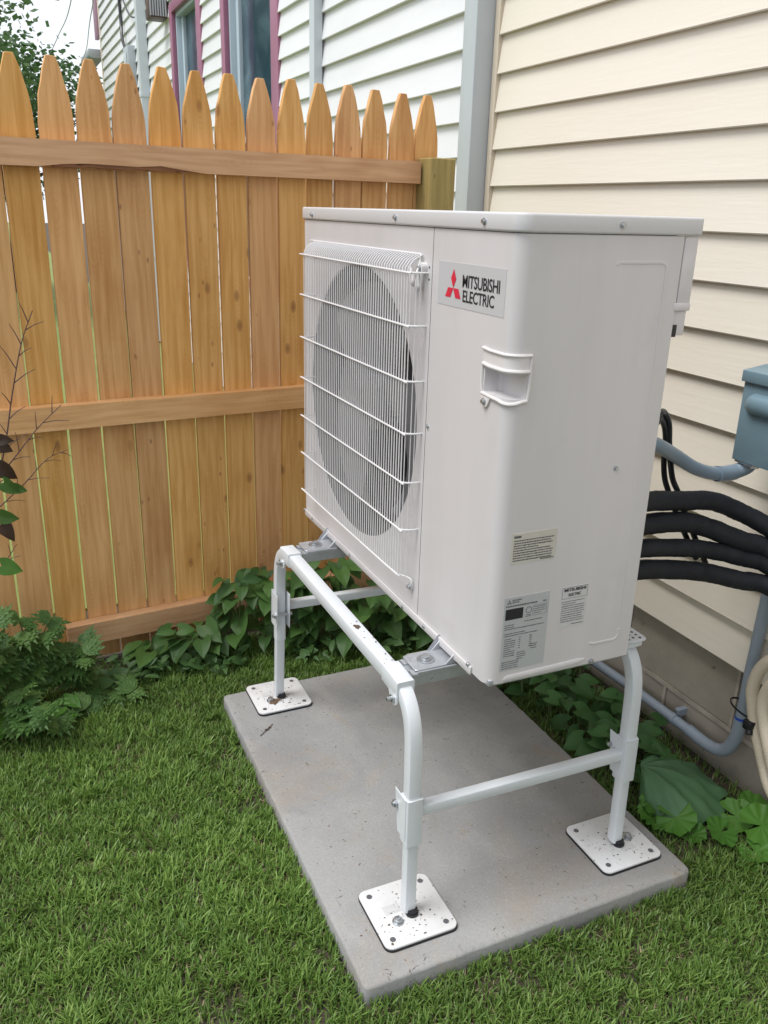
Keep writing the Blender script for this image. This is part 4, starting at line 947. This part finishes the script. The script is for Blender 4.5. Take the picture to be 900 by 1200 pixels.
for (x, y, z, s, dx, dy) in ((.742, .030, -.015, .085, .3, -.6), (.662, -.002, -.01, .072, -.8, -.2), (.755, -.030, .0, .095, .9, -.3), (.700, -.070, -.025, .065, 0, -1), (.80, -.06, -.01, .09, 1, -.6), (.80, .03, -.01, .08, 1, .3), (.665, -.085, -.035, .045, -.5, -1)):
    put_leaf(t, MR[rv.randrange(2)], (x, y, z), (dx, dy, .05), s, normal=(-.25, -.5, 1)); st = MB(); st.tube([(.745, -.02, GZ0), (x, y, z)], .0015, 5); st.build('stem', stemm, t)
t = thing('mallow', 'bright green scalloped leaves beside the rear foot plate', 'plant', (.58, .09, GZ0)); st = MB()
MQ = [mesh_round(5, bright_leaf, 5, 40, .2), mesh_round(6, bright_leaf, 7, 40, .24)]
for (x, y, z, s, dx, dy) in ((.555, .105, -.02, .075, -.7, -.4), (.600, .075, -.01, .085, .5, -.6), (.585, .130, -.01, .07, .4, .7), (.620, .035, -.03, .055, .3, -.9)):
    put_leaf(t, MQ[rv.randrange(2)], (x, y, z), (dx, dy, .1), s, normal=(-.2, -.5, 1)); st = MB(); st.tube([(.58, .10, GZ0), (x, y, z)], .0015, 5); st.build('stem', stemm, t)
# dry twiggy shrub on the left
t = thing('shrub', 'bare reddish twigs with dark leaves before the fence at the left edge', 'shrub', (-.86, 1.0, GZ0))
br = MB(); rt = random.Random(5)
def twig(P, r, sub, L, seed):
    br.tube(smooth_path(P, 4), r, 5, scales=[1-.6*i/(4*(len(P)-1)) for i in range(4*(len(P)-1)+1)])
    rr = random.Random(seed); Q = smooth_path(P, 8); n = len(Q)
    for i in range(sub):
        k = int(n*(.25+.72*i/sub)); p = Q[min(k, n-2)]; d = (Q[min(k+1, n-1)]-p).normalized(); sgn = 1 if i % 2 else -1
        side_ = Vector((d.z, rr.uniform(-.3, .3), -d.x))*sgn; e = p+(d*.8+side_*.75).normalized()*L*rr.uniform(.6, 1.2)
        br.tube([p, p.lerp(e, .5)+Vector((0, 0, .003)), e], r*.5, 4, scales=[1, .8, .5])
twig([(-.90, 1.0, .45), (-.80, 1.0, .60), (-.740, 1.0, .74), (-.705, 1.0, .88), (-.672, 1.0, 1.00), (-.640, 1.0, 1.075)], .0028, 13, .055, 1)
twig([(-.90, 1.0, .52), (-.80, 1.0, .64), (-.72, 1.0, .73), (-.66, 1.0, .80), (-.60, 1.0, .855)], .0024, 9, .05, 2)
twig([(-.88, 1.0, .50), (-.78, 1.0, .60), (-.70, 1.0, .67), (-.645, 1.0, .725), (-.595, 1.0, .745)], .002, 8, .045, 3)
twig([(-.90, 1.02, .30), (-.82, 1.02, .38), (-.77, 1.02, .46), (-.735, 1.02, .51)], .002, 5, .035, 4)
br.tube(smooth_path([(-.95, 1.02, GZ0), (-.93, 1.0, .2), (-.90, 1.0, .45), (-.89, 1.0, .55)], 4), .005, 6)
br.build('branch', twigm, t)
DL = HEARTS[2].copy(); DL.materials.clear(); DL.materials.append(dark_leaf)
for (x, z, dx, dz, s, me_) in ((-.752, .775, .9, -.5, .040, DL), (-.745, .785, .8, -.1, .032, DL), (-.75, .720, .7, -.8, .048, DL), (-.745, .68, .6, -.6, .045, HEARTS[0]), (-.725, .665, .8, -.3, .03, HEARTS[1]), (-.765, .60, .9, -.3, .045, HEARTS[0]), (-.765, .575, .7, -.7, .05, DL), (-.775, .47, .9, -.3, .05, OV[1]), (-.80, .56, -.5, -.4, .06, HEARTS[3])):
    put_leaf(t, me_, (x, .99, z), (dx, -.25, dz), s, rt.uniform(-.6, .6), normal=(-.2, -.9, .5))

# ------------------------------------------------------------------ trees and wires beyond the fence
def crown(cx, cy, cz, rx, ry, rz, clumps, per, size, seed):
    r = np.random.RandomState(seed); V = []; F = []
    c = r.normal(size=(clumps, 3)); c /= np.linalg.norm(c, axis=1)[:, None]; c *= (r.rand(clumps, 1)**.45); c *= [rx, ry, rz]
    N = clumps*per; cen = np.repeat(c, per, 0)+r.normal(size=(N, 3))*np.array([.13, .13, .08])*max(rx, .8)
    a = r.rand(N)*2*PI; d = np.stack([np.cos(a), np.sin(a), r.uniform(-.9, .3, N)], 1); d /= np.linalg.norm(d, axis=1)[:, None]
    s = np.cross(d, r.normal(size=(N, 3))); s /= np.linalg.norm(s, axis=1)[:, None]; L = size*r.uniform(.6, 1.3, (N, 1)); wd = L*.32
    P = np.stack([cen, cen+d*L*.5+s*wd, cen+d*L, cen+d*L*.5-s*wd], 1).reshape(-1, 3)+[cx, cy, cz]
    me = bpy.data.meshes.new('crown'); me.from_pydata(P.tolist(), [], [(4*i, 4*i+1, 4*i+2, 4*i+3) for i in range(N)]); return me
def tree(x, y, zc, rx, rz, clumps, per, size, seed, lab):
    t = thing('tree', lab, 'tree', (x, y, GZ0), 'trees beyond the fence')
    place('crown', crown(x, y, zc, rx, rx, rz, clumps, per, size, seed), tree_leaf, t)
    r = random.Random(seed); b = MB(); b.tube(smooth_path([(x, y, GZ0), (x+.05, y, zc*.4), (x-.03, y+.05, zc-.3*rz), (x, y, zc+rz*.6)], 4), .11, 8, scales=[1-.75*i/12 for i in range(13)]); b.build('trunk', bark, t)
    for k in range(14):
        a = r.uniform(0, 2*PI); z0 = zc-rz*r.uniform(.0, .9); e = Vector((x+math.cos(a)*rx*.85, y+math.sin(a)*rx*.85, z0+rz*r.uniform(.2, .9)))
        b = MB(); b.tube(smooth_path([(x, y, z0), Vector((x, y, z0)).lerp(e, .5)+Vector((0, 0, .1)), e], 4), .035, 6, scales=[1-.8*i/8 for i in range(9)]); b.build('limb', bark, t)
tree(-1.35, 11.0, 3.15, 1.35, 1.5, 120, 60, .10, 1, 'pale feathery tree in the top left corner above the fence')
tree(-.35, 13.5, 2.45, 1.45, 1.15, 135, 60, .09, 2, 'darker rounded tree showing between the second and third picket tips')
tree(-2.8, 14.0, 3.0, 1.6, 2.0, 90, 60, .15, 3, 'green tree beyond the fence outside the left edge')
for (p, lab) in (([(.50, 15.5, 3.43), (.26, 10, 3.02), (.03, 6, 2.68), (-.25, 1.5, 2.75)], 'thin overhead wire rising from behind the second picket'), ([(.86, 15.5, 3.2), (.52, 10, 2.85), (.16, 6, 2.62), (-.1, 1.5, 2.75)], 'thin overhead wire rising beside the third picket')):
    b = MB(); b.tube(smooth_path(p, 8), .0042, 6); tag(b.build('overhead_wire', greyplastic), lab, 'wire', 'overhead wires')

# ------------------------------------------------------------------ litter on the pad
b = MB(); rl = random.Random(21)
for k in range(200):
    x, y = SX+.02+rl.random()*(SW-.04), SY+.02+rl.random()*(SL-.04)
    patch(b, x, y, .0008, rl.uniform(.0008, .0028), k, 5, rl.uniform(.3, 1))
for X in (XF, XR):
    for yb in (.053, .897):
        for k in range(110): patch(b, X+rl.gauss(0, .035), yb+max(-.066, min(.066, rl.gauss(-.01, .035))), .0102, rl.uniform(.0007, .0040)*rl.random()+.0006, k+9, 5, rl.uniform(.3, 1))
for k in range(12): patch(b, XF+rl.uniform(-.012, .012), .28+rl.uniform(-.12, .08), .5004, rl.uniform(.0006, .0022), k+70, 7, 1.6)
for k in range(170):
    e_ = rl.random() < .6
    if e_:
        q = rl.random(); side_ = rl.randrange(3)
        x, y = ((SX+rl.uniform(.002, .03), SY+q*SL), (SX+q*SW, SY+rl.uniform(.002, .03)), (SX+SW-rl.uniform(.002, .05), SY+q*SL))[side_]
    else: x, y = SX+.02+rl.random()*(SW-.04), SY+.02+rl.random()*(SL-.04)
    a = rl.uniform(0, PI); L_ = rl.uniform(.002, .008); c_, s_ = math.cos(a)*L_, math.sin(a)*L_
    b.add([(x-c_, y-s_, .001), (x-s_*.07, y+c_*.07, .0018), (x+c_, y+s_, .0012), (x+s_*.07, y-c_*.07, .0014)], [(0, 1, 2, 3)])
o = b.build('leaf_litter', litterm, smooth=0); o['kind'] = 'stuff'; o['label'] = 'dry brown crumbs scattered over the pad and foot plates'
b = MB(); patch(b, -.135, .865, .0112, .017, 5, 12); patch(b, -.118, .872, .0112, .014, 8, 12, .6); tag(b.build('dead_leaf', litterm, smooth=0), 'brown dead leaf lying on the far left foot plate', 'leaf')
b = MB(); patch(b, -.187, .755, .002, .007, 15, 9, .5); patch(b, -.176, .763, .002, .006, 16, 9, .6); b.tube([(-.21, .735, .002), (-.18, .76, .004), (-.165, .775, .002)], .0012, 4); tag(b.build('dead_leaf', litterm, smooth=0), 'shrivelled brown sprig on the pad in front of the far left foot plate', 'leaf')
b = MB(); patch(b, XF-.001, .33, .5003, .0075, 44, 12, 2.0); tag(b.build('dried_mud', litterm, smooth=0), 'dried brown splash on top of the long front rail', 'mud')

# ------------------------------------------------------------------ grass
def vnoise(x, y, sc, seed):
    r = np.random.RandomState(seed); T = r.rand(64, 64); x = x*sc+100; y = y*sc+100; xi = np.floor(x).astype(int); yi = np.floor(y).astype(int); fx = x-xi; fy = y-yi
    fx = fx*fx*(3-2*fx); fy = fy*fy*(3-2*fy); g = lambda a, b_: T[a % 64, b_ % 64]
    return (g(xi, yi)*(1-fx)+g(xi+1, yi)*fx)*(1-fy)+(g(xi, yi+1)*(1-fx)+g(xi+1, yi+1)*fx)*fy
def grass(N, xr, yr, seed, keep):
    r = np.random.RandomState(seed); x = r.uniform(*xr, N); y = r.uniform(*yr, N)
    # blades stand in small tufts
    nt_ = N//7; tx = r.uniform(*xr, nt_); ty = r.uniform(*yr, nt_); idx = r.randint(0, nt_, N); m = r.rand(N) < .75
    x = np.where(m, tx[idx]+r.normal(size=N)*.006, x); y = np.where(m, ty[idx]+r.normal(size=N)*.006, y)
    k = keep(x, y, r); return x[k], y[k], idx[k]
def not_slab(x, y, pad=.004): return ~((x > SX-pad) & (x < SX+SW+pad) & (y > SY-pad) & (y < SY+SL+pad))
def keep(x, y, r):
    k = not_slab(x, y) & (x < .855)
    fence_y = FYo+(x-FXo)*math.tan(FA)
    near_f = np.clip((fence_y-y-.03)/.16, 0, 1); k &= r.rand(len(x)) < (.12+.88*near_f)*(y < fence_y-.02)
    strip = (x > SX+SW) & (y > -.02); k &= ~(strip & (r.rand(len(x)) > .30+.25*vnoise(x, y, 9, 5)))
    nw = x > .80; k &= ~(nw & (r.rand(len(x)) > .35))
    bare = vnoise(x, y, 7, 9)*vnoise(x, y, 17, 10); k &= r.rand(len(x)) > np.clip(bare*1.6-.5, 0, .6)
    return k
G = [grass(320000, (-1.15, .86), (-.62, 1.35), 1, keep), grass(50000, (-3.2, .86), (-2.6, 1.4), 2, lambda x, y, r: keep(x, y, r) & ~((x > -1.15) & (y > -.62)))]
x = np.concatenate([g_[0] for g_ in G]); y = np.concatenate([g_[1] for g_ in G]); far_ = np.concatenate([np.zeros(len(G[0][0])), np.ones(len(G[1][0]))]); N = len(x)
r = np.random.RandomState(3)
cl = vnoise(x, y, 14, 1)*.5+vnoise(x, y, 34, 2)*.5; big = vnoise(x, y, 3.2, 4)
h = (.012+.025*cl+.007*big)*r.uniform(.55, 1.25, N)*(1+.5*far_); wd = r.uniform(.0008, .0019, N)*(1+.8*far_)
yaw = r.rand(N)*2*PI+vnoise(x, y, 10, 6)*5; lean = r.uniform(.15, 1.25, N)
dx, dy = np.cos(yaw), np.sin(yaw); px, py = -dy, dx; tw = r.uniform(-.7, .7, N)
z0 = np.full(N, GZ0-.004)
dry = (r.rand(N) < .09+.14*(vnoise(x, y, 6, 8) > .62)); h = np.where(dry, h*.55, h); lean = np.where(dry, lean*1.6+.5, lean)
def ring(t, wf, tws):
    fwd_ = h*(lean*t**1.7)*.75; zz = z0+h*(t-.22*lean*t*t); cx, cy = x+dx*fwd_, y+dy*fwd_
    ax_, ay_ = px*np.cos(tws)+dx*np.sin(tws), py*np.cos(tws)+dy*np.sin(tws)
    return np.stack([cx-ax_*wd*wf, cy-ay_*wd*wf, zz], 1), np.stack([cx+ax_*wd*wf, cy+ay_*wd*wf, zz], 1)
a0, b0 = ring(0, .8, tw*0); a1, b1 = ring(.45, 1.0, tw*.5); a2, b2 = ring(.8, .7, tw); a3, _ = ring(1.0, 0, tw)
V = np.stack([a0, b0, a1, b1, a2, b2, a3], 1).reshape(-1, 3).astype(np.float32)
base = (np.arange(N)*7)[:, None]
loops = np.concatenate([base+[0, 1, 3, 2], base+[2, 3, 5, 4], base+[4, 5, 6]], 1).astype(np.int32).ravel()
ls = (np.arange(N)*11)[:, None]+np.array([0, 4, 8])
me = bpy.data.meshes.new('grass'); me.vertices.add(N*7); me.vertices.foreach_set('co', V.ravel()); me.loops.add(len(loops)); me.loops.foreach_set('vertex_index', loops)
me.polygons.add(N*3); me.polygons.foreach_set('loop_start', ls.astype(np.int32).ravel()); me.update(calc_edges=True); me.shade_smooth()
g1 = np.array([.115, .215, .038]); g2 = np.array([.27, .40, .10]); g3 = np.array([.055, .115, .026]); g4 = np.array([.36, .30, .175])
u = r.rand(N, 1); v_ = np.clip(cl[:, None]*1.4-.2, 0, 1); c = g1*(1-u**1.6)+g2*u**1.6; c = c*(.55+.45*v_)+g3*(.45-.45*v_)
c = c*(.85+.35*big[:, None]); c = np.where(dry[:, None], g4*r.uniform(.5, 1.2, (N, 1)), c)
cc = np.ones((N, 7, 4), np.float32); cc[:, :, :3] = c[:, None, :]
at = me.color_attributes.new('tint', 'FLOAT_COLOR', 'POINT'); at.data.foreach_set('color', cc.ravel())
me.materials.append(grassm); o = bpy.data.objects.new('grass', me); COL.objects.link(o); o['kind'] = 'stuff'; o['label'] = 'short curly lawn grass round the concrete pad'; o['category'] = 'grass'
